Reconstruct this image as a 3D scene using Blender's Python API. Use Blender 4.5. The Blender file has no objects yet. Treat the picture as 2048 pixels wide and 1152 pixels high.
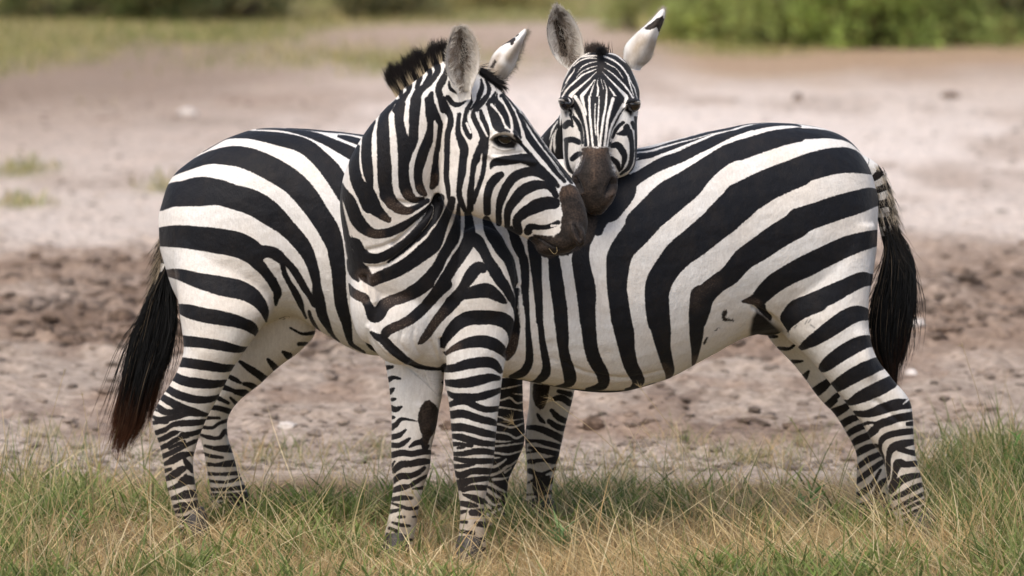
import bpy, math, random
import numpy as np
from mathutils import Vector, kdtree
from mathutils.bvhtree import BVHTree

R = math.radians
sc = bpy.context.scene
C = sc.collection
rng = np.random.default_rng(7)
random.seed(7)

# ------------------------------------------------------------------ camera
F, CX, CY = 9555.0, 1024.0, 576.0          # focal length and centre, photo pixels
DIST, HCAM = 15.0, 2.3
PITCH = math.atan((576 + 385) / F)
cam = bpy.data.cameras.new('camera')
cam.sensor_width = 36.0
cam.lens = 36.0 * F / 2048.0
cam.clip_start = 0.5
cam.clip_end = 2000
cam.dof.use_dof = True
cam.dof.focus_distance = 14.65
cam.dof.aperture_fstop = cam.lens / 56.0
camo = bpy.data.objects.new('camera', cam)
C.objects.link(camo)
camo.location = (0, -DIST, HCAM)
camo.rotation_euler = (math.pi / 2 - PITCH, 0, 0)
sc.camera = camo

# ------------------------------------------------------------------ light
SUN_EL, SUN_AZ = R(58), R(-150)             # azimuth from +Y towards +X: behind the camera's left shoulder
w = bpy.data.worlds.new('World')
sc.world = w
w.use_nodes = True
nt = w.node_tree
nt.nodes.clear()
sky = nt.nodes.new('ShaderNodeTexSky')
sky.sky_type = 'NISHITA'
sky.sun_disc = False
sky.sun_elevation = SUN_EL
sky.sun_rotation = SUN_AZ
sky.air_density = 1.0
sky.dust_density = 4.0
sky.ozone_density = 1.0
bg = nt.nodes.new('ShaderNodeBackground')
bg.inputs['Strength'].default_value = 0.145
wo = nt.nodes.new('ShaderNodeOutputWorld')
nt.links.new(sky.outputs[0], bg.inputs[0])
nt.links.new(bg.outputs[0], wo.inputs[0])
sl = bpy.data.lights.new('sun', 'SUN')
sl.energy = 1.5
sl.angle = R(40)
sl.color = (1.0, 0.955, 0.88)
so = bpy.data.objects.new('sun', sl)
C.objects.link(so)
sd_ = Vector((math.sin(SUN_AZ) * math.cos(SUN_EL), math.cos(SUN_AZ) * math.cos(SUN_EL), math.sin(SUN_EL)))
so.rotation_euler = sd_.to_track_quat('Z', 'Y').to_euler()
so.location = (-6, -8, 12)
sc.view_settings.view_transform = 'Standard'
sc.view_settings.look = 'None'
sc.view_settings.gamma = 1.0
sc.view_settings.exposure = 0.42
sc.cycles.max_bounces = 6
sc.cycles.diffuse_bounces = 3

# ------------------------------------------------------------------ helpers
RT = np.array([1.0, 0, 0])
UP = np.array([0, math.sin(PITCH), math.cos(PITCH)])
FW = np.array([0, math.cos(PITCH), -math.sin(PITCH)])
CAM = np.array([0, -DIST, HCAM])

def ray(px, py):
    return FW + RT * ((px - CX) / F) + UP * ((CY - py) / F)

def at(px, py, Y):
    """point of the place that the photo shows at (px, py), standing at depth Y"""
    d = ray(px, py)
    return CAM + d * ((Y + DIST) / d[1])

def gy(py):
    """depth at which the flat ground appears at height py"""
    d = ray(1024, py)
    return d[1] * (-HCAM / d[2]) - DIST

def gx(px, Y):
    return (px - CX) / F * (Y + DIST) * 1.005

def norm(v):
    v = np.asarray(v, float)
    return v / (np.linalg.norm(v, axis=-1, keepdims=True) + 1e-12)

def crom(pts, sub, closed=False):
    P = np.array(pts, float)
    n = len(P)
    if n < 3:
        t = np.linspace(0, 1, sub * (n - 1) + 1)[:, None]
        return P[0] * (1 - t) + P[-1] * t if n == 2 else P
    E = np.vstack([2 * P[0] - P[1], P, 2 * P[-1] - P[-2]])
    out = []
    for i in range(n - 1):
        a, b, c, d = E[i], E[i + 1], E[i + 2], E[i + 3]
        for k in range(sub):
            t = k / sub
            out.append(0.5 * ((2 * b) + (c - a) * t + (2 * a - 5 * b + 4 * c - d) * t * t + (3 * b - a - 3 * c + d) * t ** 3))
    out.append(P[-1])
    return np.array(out)

def mesh_np(name, V, Fs, smooth=True):
    """mesh from arrays; Fs = list of (k,m) index arrays"""
    me = bpy.data.meshes.new(name)
    V = np.ascontiguousarray(V, np.float32)
    me.vertices.add(len(V))
    me.vertices.foreach_set('co', V.ravel())
    loops = np.concatenate([f.ravel() for f in Fs]).astype(np.int32)
    cnt = np.concatenate([np.full(len(f), f.shape[1]) for f in Fs]).astype(np.int32)
    st = np.concatenate([[0], np.cumsum(cnt)[:-1]]).astype(np.int32)
    me.loops.add(len(loops))
    me.loops.foreach_set('vertex_index', loops)
    me.polygons.add(len(cnt))
    me.polygons.foreach_set('loop_start', st)
    if smooth:
        me.polygons.foreach_set('use_smooth', np.ones(len(cnt), bool))
    me.update(calc_edges=True)
    me.validate()
    return me

def fattr(me, name, val):
    a = me.attributes.get(name) or me.attributes.new(name, 'FLOAT', 'POINT')
    a.data.foreach_set('value', np.ascontiguousarray(val, np.float32))

def cattr(me, name, rgb):
    a = me.attributes.new(name, 'FLOAT_COLOR', 'POINT')
    full = np.ones((len(rgb), 4), np.float32)
    full[:, :3] = rgb
    a.data.foreach_set('color', full.ravel())

def link(name, me, mat=None, parent=None):
    o = bpy.data.objects.new(name, me)
    C.objects.link(o)
    if mat:
        me.materials.append(mat)
    if parent:
        o.parent = parent
        o.matrix_parent_inverse = parent.matrix_world.inverted() if False else o.matrix_parent_inverse
        # children are built in world coordinates: undo the parent's placement
        o.location = -Vector(parent.location)
    return o

def thing(name, label, cat, loc, group=None):
    o = bpy.data.objects.new(name, None)
    o.empty_display_size = 0.2
    C.objects.link(o)
    o.location = loc
    o['label'] = label
    o['category'] = cat
    if group:
        o['group'] = group
    return o

def tag(o, label=None, cat=None, group=None, kind=None):
    if label: o['label'] = label
    if cat: o['category'] = cat
    if group: o['group'] = group
    if kind: o['kind'] = kind
    return o

def hash2(ix, iy, s):
    h = (ix.astype(np.int64) * 374761393 + iy.astype(np.int64) * 668265263 + s * 1442695041) & 0xffffffff
    h = ((h ^ (h >> 13)) * 1274126177) & 0xffffffff
    return ((h ^ (h >> 16)) & 0xffff) / 65535.0

def vnoise(x, y, s=0):
    ix, iy = np.floor(x), np.floor(y)
    fx, fy = x - ix, y - iy
    fx = fx * fx * (3 - 2 * fx)
    fy = fy * fy * (3 - 2 * fy)
    a, b = hash2(ix, iy, s), hash2(ix + 1, iy, s)
    c, d = hash2(ix, iy + 1, s), hash2(ix + 1, iy + 1, s)
    return (a * (1 - fx) + b * fx) * (1 - fy) + (c * (1 - fx) + d * fx) * fy

def fbm(x, y, o=4, s=0):
    r, a, t = 0, 0.5, 0
    for i in range(o):
        r = r + a * vnoise(x * 2 ** i + 17.3 * i, y * 2 ** i - 9.1 * i, s + i)
        t += a
        a *= 0.5
    return r / t

def sstep(a, b, x):
    t = np.clip((x - a) / (b - a), 0, 1)
    return t * t * (3 - 2 * t)

class NT:
    """small node-tree writer"""
    def __init__(self, name):
        self.m = bpy.data.materials.new(name)
        self.m.use_nodes = True
        self.t = self.m.node_tree
        self.t.nodes.clear()
        self.out = self.n('ShaderNodeOutputMaterial')
        self.b = self.n('ShaderNodeBsdfPrincipled')
        self.t.links.new(self.b.outputs[0], self.out.inputs[0])
    def n(self, typ, **kw):
        x = self.t.nodes.new(typ)
        for k, v in kw.items():
            setattr(x, k, v)
        return x
    def l(self, a, b):
        self.t.links.new(a, b)
    def put(self, sock, v):
        if hasattr(v, 'is_output'):
            self.l(v, sock)
        else:
            sock.default_value = v
    def attr(self, name, col=False):
        a = self.n('ShaderNodeAttribute', attribute_name=name)
        return a.outputs['Color'] if col else a.outputs['Fac']
    def coord(self, scale=(1, 1, 1)):
        tc = self.n('ShaderNodeTexCoord')
        mp = self.n('ShaderNodeMapping')
        mp.inputs['Scale'].default_value = scale
        self.l(tc.outputs['Object'], mp.inputs['Vector'])
        return mp.outputs[0]
    def noise(self, scale, detail=3, vec=None, rough=0.5):
        x = self.n('ShaderNodeTexNoise')
        x.inputs['Scale'].default_value = scale
        x.inputs['Detail'].default_value = detail
        x.inputs['Roughness'].default_value = rough
        self.l(vec if vec else self.coord(), x.inputs['Vector'])
        return x.outputs['Fac']
    def math(self, op, a, b=0.0, clamp=False):
        x = self.n('ShaderNodeMath', operation=op, use_clamp=clamp)
        self.put(x.inputs[0], a)
        self.put(x.inputs[1], b)
        return x.outputs[0]
    def mapr(self, v, a, b, c=0.0, d=1.0):
        x = self.n('ShaderNodeMapRange')
        x.interpolation_type = 'SMOOTHSTEP'
        self.l(v, x.inputs[0])
        for i, k in enumerate((a, b, c, d)):
            x.inputs[i + 1].default_value = k
        return x.outputs[0]
    def mix(self, f, a, b, mode='MIX'):
        x = self.n('ShaderNodeMix', data_type='RGBA', blend_type=mode)
        self.put(x.inputs[0], f)
        for s, v in ((x.inputs[6], a), (x.inputs[7], b)):
            if hasattr(v, 'is_output'):
                self.l(v, s)
            else:
                s.default_value = (*v, 1)
        return x.outputs[2]
    def bump(self, h, strength, dist):
        x = self.n('ShaderNodeBump')
        x.inputs['Strength'].default_value = strength
        x.inputs['Distance'].default_value = dist
        self.l(h, x.inputs['Height'])
        self.l(x.outputs[0], self.b.inputs['Normal'])
        return x
    def set(self, **kw):
        for k, v in kw.items():
            self.put(self.b.inputs[k.replace('_', ' ')], v)
        return self

def to_rgba(c):
    return (*c, 1.0)

# ------------------------------------------------------------------ materials
def coat_material():
    m = NT('zebra_coat')
    sdv = m.attr('sd')
    n1 = m.noise(420, 2)
    n2 = m.noise(90, 2)
    e = m.math('ADD', sdv, m.math('MULTIPLY', m.math('SUBTRACT', n1, 0.5), 5.0))
    e = m.math('ADD', e, m.math('MULTIPLY', m.math('SUBTRACT', n2, 0.5), 2.0))
    black = m.mapr(e, -0.9, 0.9, 1.0, 0.0)
    warm = m.noise(5, 4)
    white = m.mix(m.mapr(warm, 0.35, 0.7), (0.83, 0.805, 0.765), (0.81, 0.745, 0.665))
    fine = m.noise(160, 3)
    white = m.mix(m.mapr(fine, 0.3, 0.7), white, m.mix(0.12, white, (0.50, 0.42, 0.33)))
    dirtn = m.noise(16, 5)
    dirt_tone = m.math('MULTIPLY', m.attr('dirt_tone'), m.mapr(dirtn, 0.2, 0.75, 0.45, 1.0))
    white = m.mix(dirt_tone, white, (0.36, 0.28, 0.195))
    blk = m.mix(m.mapr(m.noise(22, 6, m.coord((1, 1, .5)), .65), 0.42, 0.72), (0.0070, 0.0074, 0.0100), (0.0145, 0.0125, 0.0125))
    blk = m.mix(m.math('MULTIPLY', m.attr('dirt_tone'), 0.35), blk, (0.05, 0.035, 0.026))
    # worn brownish hair with pale flecks on the chest and throat
    rub = m.attr('rub')
    fl = m.mapr(m.noise(330, 2), 0.55, 0.68)
    blk = m.mix(m.math('MULTIPLY', rub, 0.7), blk, (0.06, 0.04, 0.03))
    blk = m.mix(m.math('MULTIPLY', rub, fl), blk, (0.16, 0.12, 0.09))
    col = m.mix(black, white, blk)
    muz = m.mix(m.mapr(m.noise(25, 4), 0.35, 0.7), (0.021, 0.0160, 0.0130), (0.043, 0.031, 0.024))
    muz = m.mix(m.attr('tan'), muz, (0.095, 0.062, 0.043))
    bmask = m.mapr(m.math('ADD', m.attr('brown'), m.math('MULTIPLY', m.math('SUBTRACT', m.noise(130, 4), 0.5), 0.9)), 0.30, 0.70)
    # short lying hair: fine streaks along the coat, seen in both colours
    st = m.noise(120, 4, m.coord((1, 1, .28)), .65)
    col = m.mix(1.0, col, m.mix(m.mapr(st, .3, .7), (.92, .91, .90), (1.04, 1.04, 1.04)), 'MULTIPLY')
    col = m.mix(m.mapr(m.noise(9, 5), .6, .85, 0.0, .18), col, m.mix(1.0, col, (.86, .78, .68), 'MULTIPLY'))
    muz = m.mix(1.0, muz, m.mix(m.mapr(m.noise(170, 4), .35, .65), (.6, .6, .6), (1.35, 1.3, 1.25)), 'MULTIPLY')
    col = m.mix(bmask, col, muz)
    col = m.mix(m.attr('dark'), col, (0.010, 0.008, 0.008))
    m.l(col, m.b.inputs['Base Color'])
    m.set(Roughness=0.62)
    m.b.inputs['Specular IOR Level'].default_value = 0.22
    m.b.inputs['Sheen Weight'].default_value = 0.06
    m.b.inputs['Sheen Roughness'].default_value = 0.4
    hairv = m.coord((1, 1, 0.22))
    h = m.math('ADD', m.math('MULTIPLY', m.noise(380, 2, hairv), 0.6), m.math('MULTIPLY', m.noise(40, 3), 1.2))
    m.bump(h, 0.5, 0.005)
    return m.m

def hair_material():
    m = NT('zebra_hair')
    m.l(m.attr('col', True), m.b.inputs['Base Color'])
    m.set(Roughness=0.6)
    m.b.inputs['Specular IOR Level'].default_value = 0.18
    return m.m

def plain(name, col, rough=0.6, spec=0.4, nscale=30, var=0.4, bump=0.0, coat=0.0):
    m = NT(name)
    n = m.noise(nscale, 4)
    c = m.mix(m.mapr(n, 0.3, 0.7), tuple(k * (1 - var) for k in col), tuple(k * (1 + var) for k in col))
    m.l(c, m.b.inputs['Base Color'])
    m.set(Roughness=rough)
    m.b.inputs['Specular IOR Level'].default_value = spec
    m.b.inputs['Coat Weight'].default_value = coat
    m.b.inputs['Coat Roughness'].default_value = 0.03
    if bump:
        m.bump(n, 0.6, bump)
    return m.m

MAT_COAT = coat_material()
MAT_HAIR = hair_material()
MAT_EYE = plain('eye_surface', (0.008, 0.005, 0.004), 0.07, 0.5, 200, 0.4, 0, 0.7)
MAT_HOOF = plain('hoof_horn', (0.05, 0.043, 0.038), 0.6, 0.3, 60, 0.4, 0.003)

# ------------------------------------------------------------------ coat patterns
class Layer:
    """a coat pattern: strokes and patches measured on the side of the animal"""
    def __init__(self):
        self.ops = []
        self.o(0, 0, 1)
    def o(self, ox, oy, s):
        self.ox, self.oy, self.s = ox, oy, s
        return self
    def _p(self, a, n):
        P = np.array(a, float).reshape(-1, n) / self.s
        P[:, 0] += self.ox
        P[:, 1] += self.oy
        return P
    def k(self, *a):
        self.ops.append(('k', self._p(a, 3)))
    def w(self, *a):
        self.ops.append(('w', self._p(a, 3)))
    def pk(self, *a):
        self.ops.append(('pk', self._p(a, 2)))
    def pw(self, *a):
        self.ops.append(('pw', self._p(a, 2)))
    def m(self, name, feather, *a):
        self.ops.append(('m', self._p(a, 2), name, feather))
    def ms(self, name, feather, *a):
        self.ops.append(('ms', self._p(a, 3), name, feather))
    def c(self, depth, *a):
        self.ops.append(('c', self._p(a, 3), depth))
    def cp(self, depth, feather, *a):
        self.ops.append(('cp', self._p(a, 2), depth, feather))

def stroke_sd(P, uv):
    Q = crom(P, 5) if len(P) > 2 else crom(P, 2)
    Q[:, 2] = np.maximum(Q[:, 2], 0.5) * 0.5
    d = np.full(len(uv), 1e9)
    for i in range(len(Q) - 1):
        a, b = Q[i], Q[i + 1]
        ab = b[:2] - a[:2]
        L2 = ab @ ab + 1e-9
        t = np.clip(((uv - a[:2]) @ ab) / L2, 0, 1)
        e = uv - a[:2] - t[:, None] * ab
        d = np.minimum(d, np.hypot(e[:, 0], e[:, 1]) - (a[2] + (b[2] - a[2]) * t))
    return d

def poly_sd(P, uv):
    Q = np.vstack([P, P[:1]])
    d = np.full(len(uv), 1e9)
    ins = np.zeros(len(uv), bool)
    x, y = uv[:, 0], uv[:, 1]
    for i in range(len(P)):
        a, b = Q[i], Q[i + 1]
        ab = b - a
        t = np.clip(((uv - a) @ ab) / (ab @ ab + 1e-9), 0, 1)
        e = uv - a - t[:, None] * ab
        d = np.minimum(d, np.hypot(e[:, 0], e[:, 1]))
        cr = ((a[1] > y) != (b[1] > y))
        xi = a[0] + (y - a[1]) / (b[1] - a[1] + 1e-12) * (b[0] - a[0])
        ins ^= cr & (x < xi)
    return np.where(ins, -d, d)

MARG = 40.0
def box_sel(P, uv, sel, marg=MARG):
    r = P[:, 2].max() / 2 if P.shape[1] == 3 else 0
    lo, hi = P[:, :2].min(0) - r - marg, P[:, :2].max(0) + r + marg
    return np.nonzero(sel & (uv[:, 0] > lo[0]) & (uv[:, 0] < hi[0]) & (uv[:, 1] > lo[1]) & (uv[:, 1] < hi[1]))[0]

def paint(layer, uv, sel, A):
    """evaluate a layer on the selected vertices; A = dict of attribute arrays"""
    for op in layer.ops:
        i = box_sel(op[1], uv, sel)
        if not len(i):
            continue
        q = uv[i]
        t = op[0]
        if t in ('k', 'w', 'ms', 'c'):
            d = stroke_sd(op[1], q)
        else:
            d = poly_sd(op[1], q)
        d = np.minimum(d, MARG)
        if t in ('k', 'pk'):
            A['sd'][i] = np.minimum(A['sd'][i], d)
        elif t in ('w', 'pw'):
            A['sd'][i] = np.maximum(A['sd'][i], -d)
        elif t in ('m', 'ms'):
            A[op[2]][i] = np.maximum(A[op[2]][i], sstep(op[3], -op[3], d))
        elif t == 'c':
            wd = op[1][:, 2].mean() / 2
            dd = d + wd
            A['disp'][i] -= op[2] * np.exp(-(np.maximum(dd, 0) / (wd + 1e-6)) ** 2)
        elif t == 'cp':
            A['disp'][i] -= op[2] * sstep(op[3], -op[3], d)

# ------------------------------------------------------------------ bodies
class Body:
    def __init__(self):
        self.V, self.Fq, self.Ft = [], [], []
        self.nv = 0
        self.lab = []
        self.cent = []          # ring centres: (C, right, up, u0, v0, s, layer)
        self.rings = {}
    def ring_center(self, c, u0, v0, layer):
        d = norm(ray(u0, v0))
        r = norm(np.cross(d, UP))
        u = np.cross(r, d)
        depth = (c - CAM) @ FW
        s = F / depth
        self.cent.append((c, r, u, u0, v0, s, layer))
    def loft(self, rows, layer=0, name=None, sub=6, n=36, ex=2.2, egg=0.0):
        """rows: (x0,y0,x1,y1,Y,h): the two outline points and depth, half thickness in metres"""
        Q = crom(np.array(rows, float), sub)
        base = self.nv
        th = np.linspace(0, 2 * np.pi, n, endpoint=False)
        cs, sn = np.cos(th), np.sin(th)
        cs = np.sign(cs) * np.abs(cs) ** (2 / ex)
        sn = np.sign(sn) * np.abs(sn) ** (2 / ex)
        V = []
        cen = []
        for x0, y0, x1, y1, Y, h in Q:
            h = max(h, 0.004)
            p0, p1 = at(x0, y0, Y), at(x1, y1, Y)
            c, a = (p0 + p1) / 2, (p1 - p0) / 2
            d = norm(c - CAM)
            an = norm(a)
            b = norm(d - an * (d @ an)) * h
            V.append(c + np.outer(cs, a) + np.outer(sn * (1 + egg * cs), b))
            self.ring_center(c, (x0 + x1) / 2, (y0 + y1) / 2, layer)
            cen.append(c)
        m = len(Q)
        V = np.concatenate(V)
        idx = np.arange(m * n).reshape(m, n) + base
        q = np.stack([idx[:-1], np.roll(idx[:-1], -1, 1), np.roll(idx[1:], -1, 1), idx[1:]], -1).reshape(-1, 4)
        c0, c1 = base + m * n, base + m * n + 1
        V = np.vstack([V, cen[0], cen[-1]])
        t0 = np.stack([np.full(n, c0), np.roll(idx[0], -1), idx[0]], -1)
        t1 = np.stack([np.full(n, c1), idx[-1], np.roll(idx[-1], -1)], -1)
        # outward orientation
        vol = 0
        tris = np.vstack([q[:, :3], q[:, [0, 2, 3]], t0, t1]) - base
        A, B, D = V[tris[:, 0]], V[tris[:, 1]], V[tris[:, 2]]
        vol = np.einsum('ij,ij->i', A - V.mean(0), np.cross(B - V.mean(0), D - V.mean(0))).sum()
        if vol < 0:
            q, t0, t1 = q[:, ::-1], t0[:, ::-1], t1[:, ::-1]
        self.V.append(V)
        self.Fq.append(q)
        self.Ft += [t0, t1]
        self.lab += [layer] * len(V)
        self.nv += len(V)
        if name:
            self.rings[name] = np.array(cen)
    def blob(self, px, py, Y, rx, ry, rz, layer=0, rot=0.0):
        """an ellipsoid of muscle: rx, ry in photo pixels, rz in metres"""
        rows = []
        c, s = math.cos(R(rot)), math.sin(R(rot))
        for k in range(9):
            a = math.pi * (k + 0.15) / 8.3
            ax, r = -math.cos(a), math.sin(a)
            mx, my = px - s * ry * ax, py + c * ry * ax
            rows.append((mx - c * rx * r, my - s * rx * r, mx + c * rx * r, my + s * rx * r, Y, rz * r))
        self.loft(rows, layer, sub=2, n=24, ex=2.0)

    def finish(self, name, voxel, layers, extra, smooth=8, fine=None):
        V = np.concatenate(self.V)
        me = mesh_np('raw', V, [np.concatenate(self.Fq), np.concatenate(self.Ft)])
        ob = bpy.data.objects.new('raw', me)
        C.objects.link(ob)
        md = ob.modifiers.new('r', 'REMESH')
        md.mode = 'VOXEL'
        md.voxel_size = voxel
        md.use_smooth_shade = True
        md = ob.modifiers.new('s', 'SMOOTH')
        md.factor = 0.5
        md.iterations = smooth
        dg = bpy.context.evaluated_depsgraph_get()
        me2 = bpy.data.meshes.new_from_object(ob.evaluated_get(dg), preserve_all_data_layers=True, depsgraph=dg)
        ob.modifiers.clear()
        # pattern coordinates on the coarse surface
        n = len(me2.vertices)
        co = np.empty(n * 3, np.float32)
        me2.vertices.foreach_get('co', co)
        co = co.reshape(-1, 3).astype(float)
        kd = kdtree.KDTree(len(V))
        for i, v in enumerate(V):
            kd.insert(v, i)
        kd.balance()
        lab = np.array(self.lab)
        vl = lab[np.fromiter((kd.find(p)[1] for p in co), int, n)]
        pu, pv = np.zeros(n), np.zeros(n)
        for L in np.unique(lab):
            cs = [c for c in self.cent if c[6] == L]
            CC = np.array([c[0] for c in cs]); RR = np.array([c[1] for c in cs]); UU = np.array([c[2] for c in cs])
            u0 = np.array([c[3] for c in cs]); v0 = np.array([c[4] for c in cs]); S = np.array([c[5] for c in cs])
            I = np.nonzero(vl == L)[0]
            for ch in np.array_split(I, max(1, len(I) // 20000)):
                P = co[ch]
                D = P[:, None, :] - CC[None]
                wgt = 1.0 / ((D ** 2).sum(-1) + 1e-3) ** 3
                wgt /= wgt.sum(1, keepdims=True)
                uu = u0 + S * np.einsum('ijk,jk->ij', D, RR)
                vv = v0 - S * np.einsum('ijk,jk->ij', D, UU)
                pu[ch] = (uu * wgt).sum(1)
                pv[ch] = (vv * wgt).sum(1)
        fattr(me2, 'pu', pu)
        fattr(me2, 'pv', pv)
        fattr(me2, 'lay', vl)
        if fine is not None:
            # a closer mesh on the head, where the stripes are narrow
            import bmesh
            pick = fine(pu, pv, co, vl)
            bm = bmesh.new()
            bm.from_mesh(me2)
            bm.verts.ensure_lookup_table()
            ed = [e for e in bm.edges if pick[e.verts[0].index] and pick[e.verts[1].index]]
            bmesh.ops.subdivide_edges(bm, edges=ed, cuts=1, use_grid_fill=True)
            bm.to_mesh(me2)
            bm.free()
        ob.data = me2
        md = ob.modifiers.new('u', 'SUBSURF')
        md.levels = md.render_levels = 1
        dg = bpy.context.evaluated_depsgraph_get()
        me3 = bpy.data.meshes.new_from_object(ob.evaluated_get(dg), preserve_all_data_layers=True, depsgraph=dg)
        bpy.data.objects.remove(ob)
        n = len(me3.vertices)
        def get(a):
            x = np.empty(n, np.float32)
            me3.attributes[a].data.foreach_get('value', x)
            return x.astype(float)
        uv = np.stack([get('pu'), get('pv')], 1)
        vl = np.rint(get('lay')).astype(int)
        co = np.empty(n * 3, np.float32)
        me3.vertices.foreach_get('co', co)
        co = co.reshape(-1, 3).astype(float)
        no = np.empty(n * 3, np.float32)
        me3.vertex_normals.foreach_get('vector', no)
        no = no.reshape(-1, 3).astype(float)
        A = {k: np.zeros(n) for k in ('brown', 'dark', 'rub', 'tan', 'disp', 'dirt_tone')}
        A['sd'] = np.full(n, MARG)
        for L, lay in layers.items():
            paint(lay, uv, vl == L, A)
        A['sd'] -= np.where(vl == 3, .9, np.interp(uv[:, 1], [200, 400, 740, 850], [.5, 1.6, 1.5, .5]) * np.where((uv[:, 0] > 940) & (uv[:, 1] < 330), .7, 1))
        # the soft relief only goes onto the side it was measured on
        facing = sstep(0.15, -0.2, np.einsum('ij,ij->i', no, norm(co - CAM)))
        co += no * (A['disp'] * facing)[:, None]
        # slight muscle unevenness
        co += no * ((fbm(co[:, 0] * 9 + co[:, 1] * 4, co[:, 2] * 9, 3, 5) - 0.5) * 0.006)[:, None]
        A['dirt_tone'] = np.maximum(A['dirt_tone'], sstep(0.62, 0.08, co[:, 2]) * 0.95)
        fc = np.empty(len(me3.loops), np.int32)
        me3.loops.foreach_get('vertex_index', fc)
        quads = fc.reshape(-1, 4)
        parts_V, parts_F = [co], [quads]
        nv = n
        for (ev, ef, ea) in extra:
            parts_V.append(ev)
            parts_F.append(ef + nv)
            nv += len(ev)
            for k in A:
                A[k] = np.concatenate([A[k], ea.get(k, np.zeros(len(ev)))])
        me = mesh_np(name, np.concatenate(parts_V), [np.concatenate(parts_F)])
        for k in A:
            if k != 'disp':
                fattr(me, k, A[k])
        bpy.data.meshes.remove(me3)
        self.surf = (co, no, uv, vl, A['sd'][:n])
        return me

    def surface_at(self, px, py, L, rad=4.0):
        """front-most surface point of layer L near pattern coordinate px,py"""
        co, no, uv, vl, sd = self.surf
        d = np.hypot(uv[:, 0] - px, uv[:, 1] - py)
        I = np.nonzero((d < rad) & (vl == L))[0]
        j = I[np.argmin(co[I, 1])]
        return co[j], no[j]

def ear(spine, Y, cup, layer, thick=0.005, nu=25, nv=40, tilt=0.0, round_=0.8):
    """a cupped ear; spine rows: (x, y, halfwidth) px; cup>0 opens towards the viewer (m)"""
    S = crom(np.array(spine, float), max(1, nv // (len(spine) - 1)))
    m = len(S)
    us = np.linspace(-1, 1, nu)
    V0, V1, PX = [], [], []
    for j in range(m):
        t = j / (m - 1)
        a = S[max(j - 1, 0)][:2]
        b = S[min(j + 1, m - 1)][:2]
        tg = norm(b - a)
        nr = np.array([-tg[1], tg[0]])
        for u in us:
            q = S[j][:2] + nr * u * S[j][2]
            prof = (1 - abs(u) ** 2.2)
            dep = cup * prof * math.sin(math.pi * min(1, 0.18 + t * 0.82) ** round_) + tilt * t
            p = at(q[0], q[1], Y)
            dr = norm(p - CAM)
            V0.append(p + dr * dep)
            V1.append(p + dr * (dep + thick * (0.25 + prof)) )
            PX.append(q)
    V0, V1, PX = np.array(V0), np.array(V1), np.array(PX)
    n0 = len(V0)
    idx = np.arange(n0).reshape(m, nu)
    q = np.stack([idx[:-1, :-1], idx[:-1, 1:], idx[1:, 1:], idx[1:, :-1]], -1).reshape(-1, 4)
    qb = q[:, ::-1] + n0
    rim = np.concatenate([idx[:, 0], idx[-1, 1:], idx[::-1, -1][1:], idx[0, ::-1][1:-1]])
    r2 = np.roll(rim, -1)
    side = np.stack([rim, rim + n0, r2 + n0, r2], -1)
    V = np.vstack([V0, V1])
    n = len(V)
    A = {k: np.zeros(n) for k in ('brown', 'dark', 'rub', 'tan', 'disp', 'dirt_tone')}
    A['sd'] = np.full(n, MARG)
    pxy = np.vstack([PX, PX])
    if layer:
        sel = np.zeros(n, bool)
        sel[:n0] = True
        paint(layer, pxy, sel, A)
        A['sd'][n0:] = MARG if cup > 0 else A['sd'][:n0]
    return (V, np.concatenate([q, qb, side]), A), V0.reshape(m, nu, 3), S

def tube_mesh(rows, n=14):
    """closed tube through world points rows: (x,y,z,r)"""
    Q = crom(np.array(rows, float), 5)
    V = []
    for j in range(len(Q)):
        tg = norm(Q[min(j + 1, len(Q) - 1), :3] - Q[max(j - 1, 0), :3])
        a = norm(np.cross(tg, [0.3, 1, 0.2]))
        b = np.cross(tg, a)
        th = np.linspace(0, 2 * np.pi, n, endpoint=False)
        V.append(Q[j, :3] + Q[j, 3] * (np.outer(np.cos(th), a) + np.outer(np.sin(th), b)))
    m = len(Q)
    idx = np.arange(m * n).reshape(m, n)
    q = np.stack([idx[:-1], np.roll(idx[:-1], -1, 1), np.roll(idx[1:], -1, 1), idx[1:]], -1).reshape(-1, 4)
    V = np.concatenate(V)
    return V, q, np.repeat(np.linspace(0, 1, m), n), Q

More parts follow.
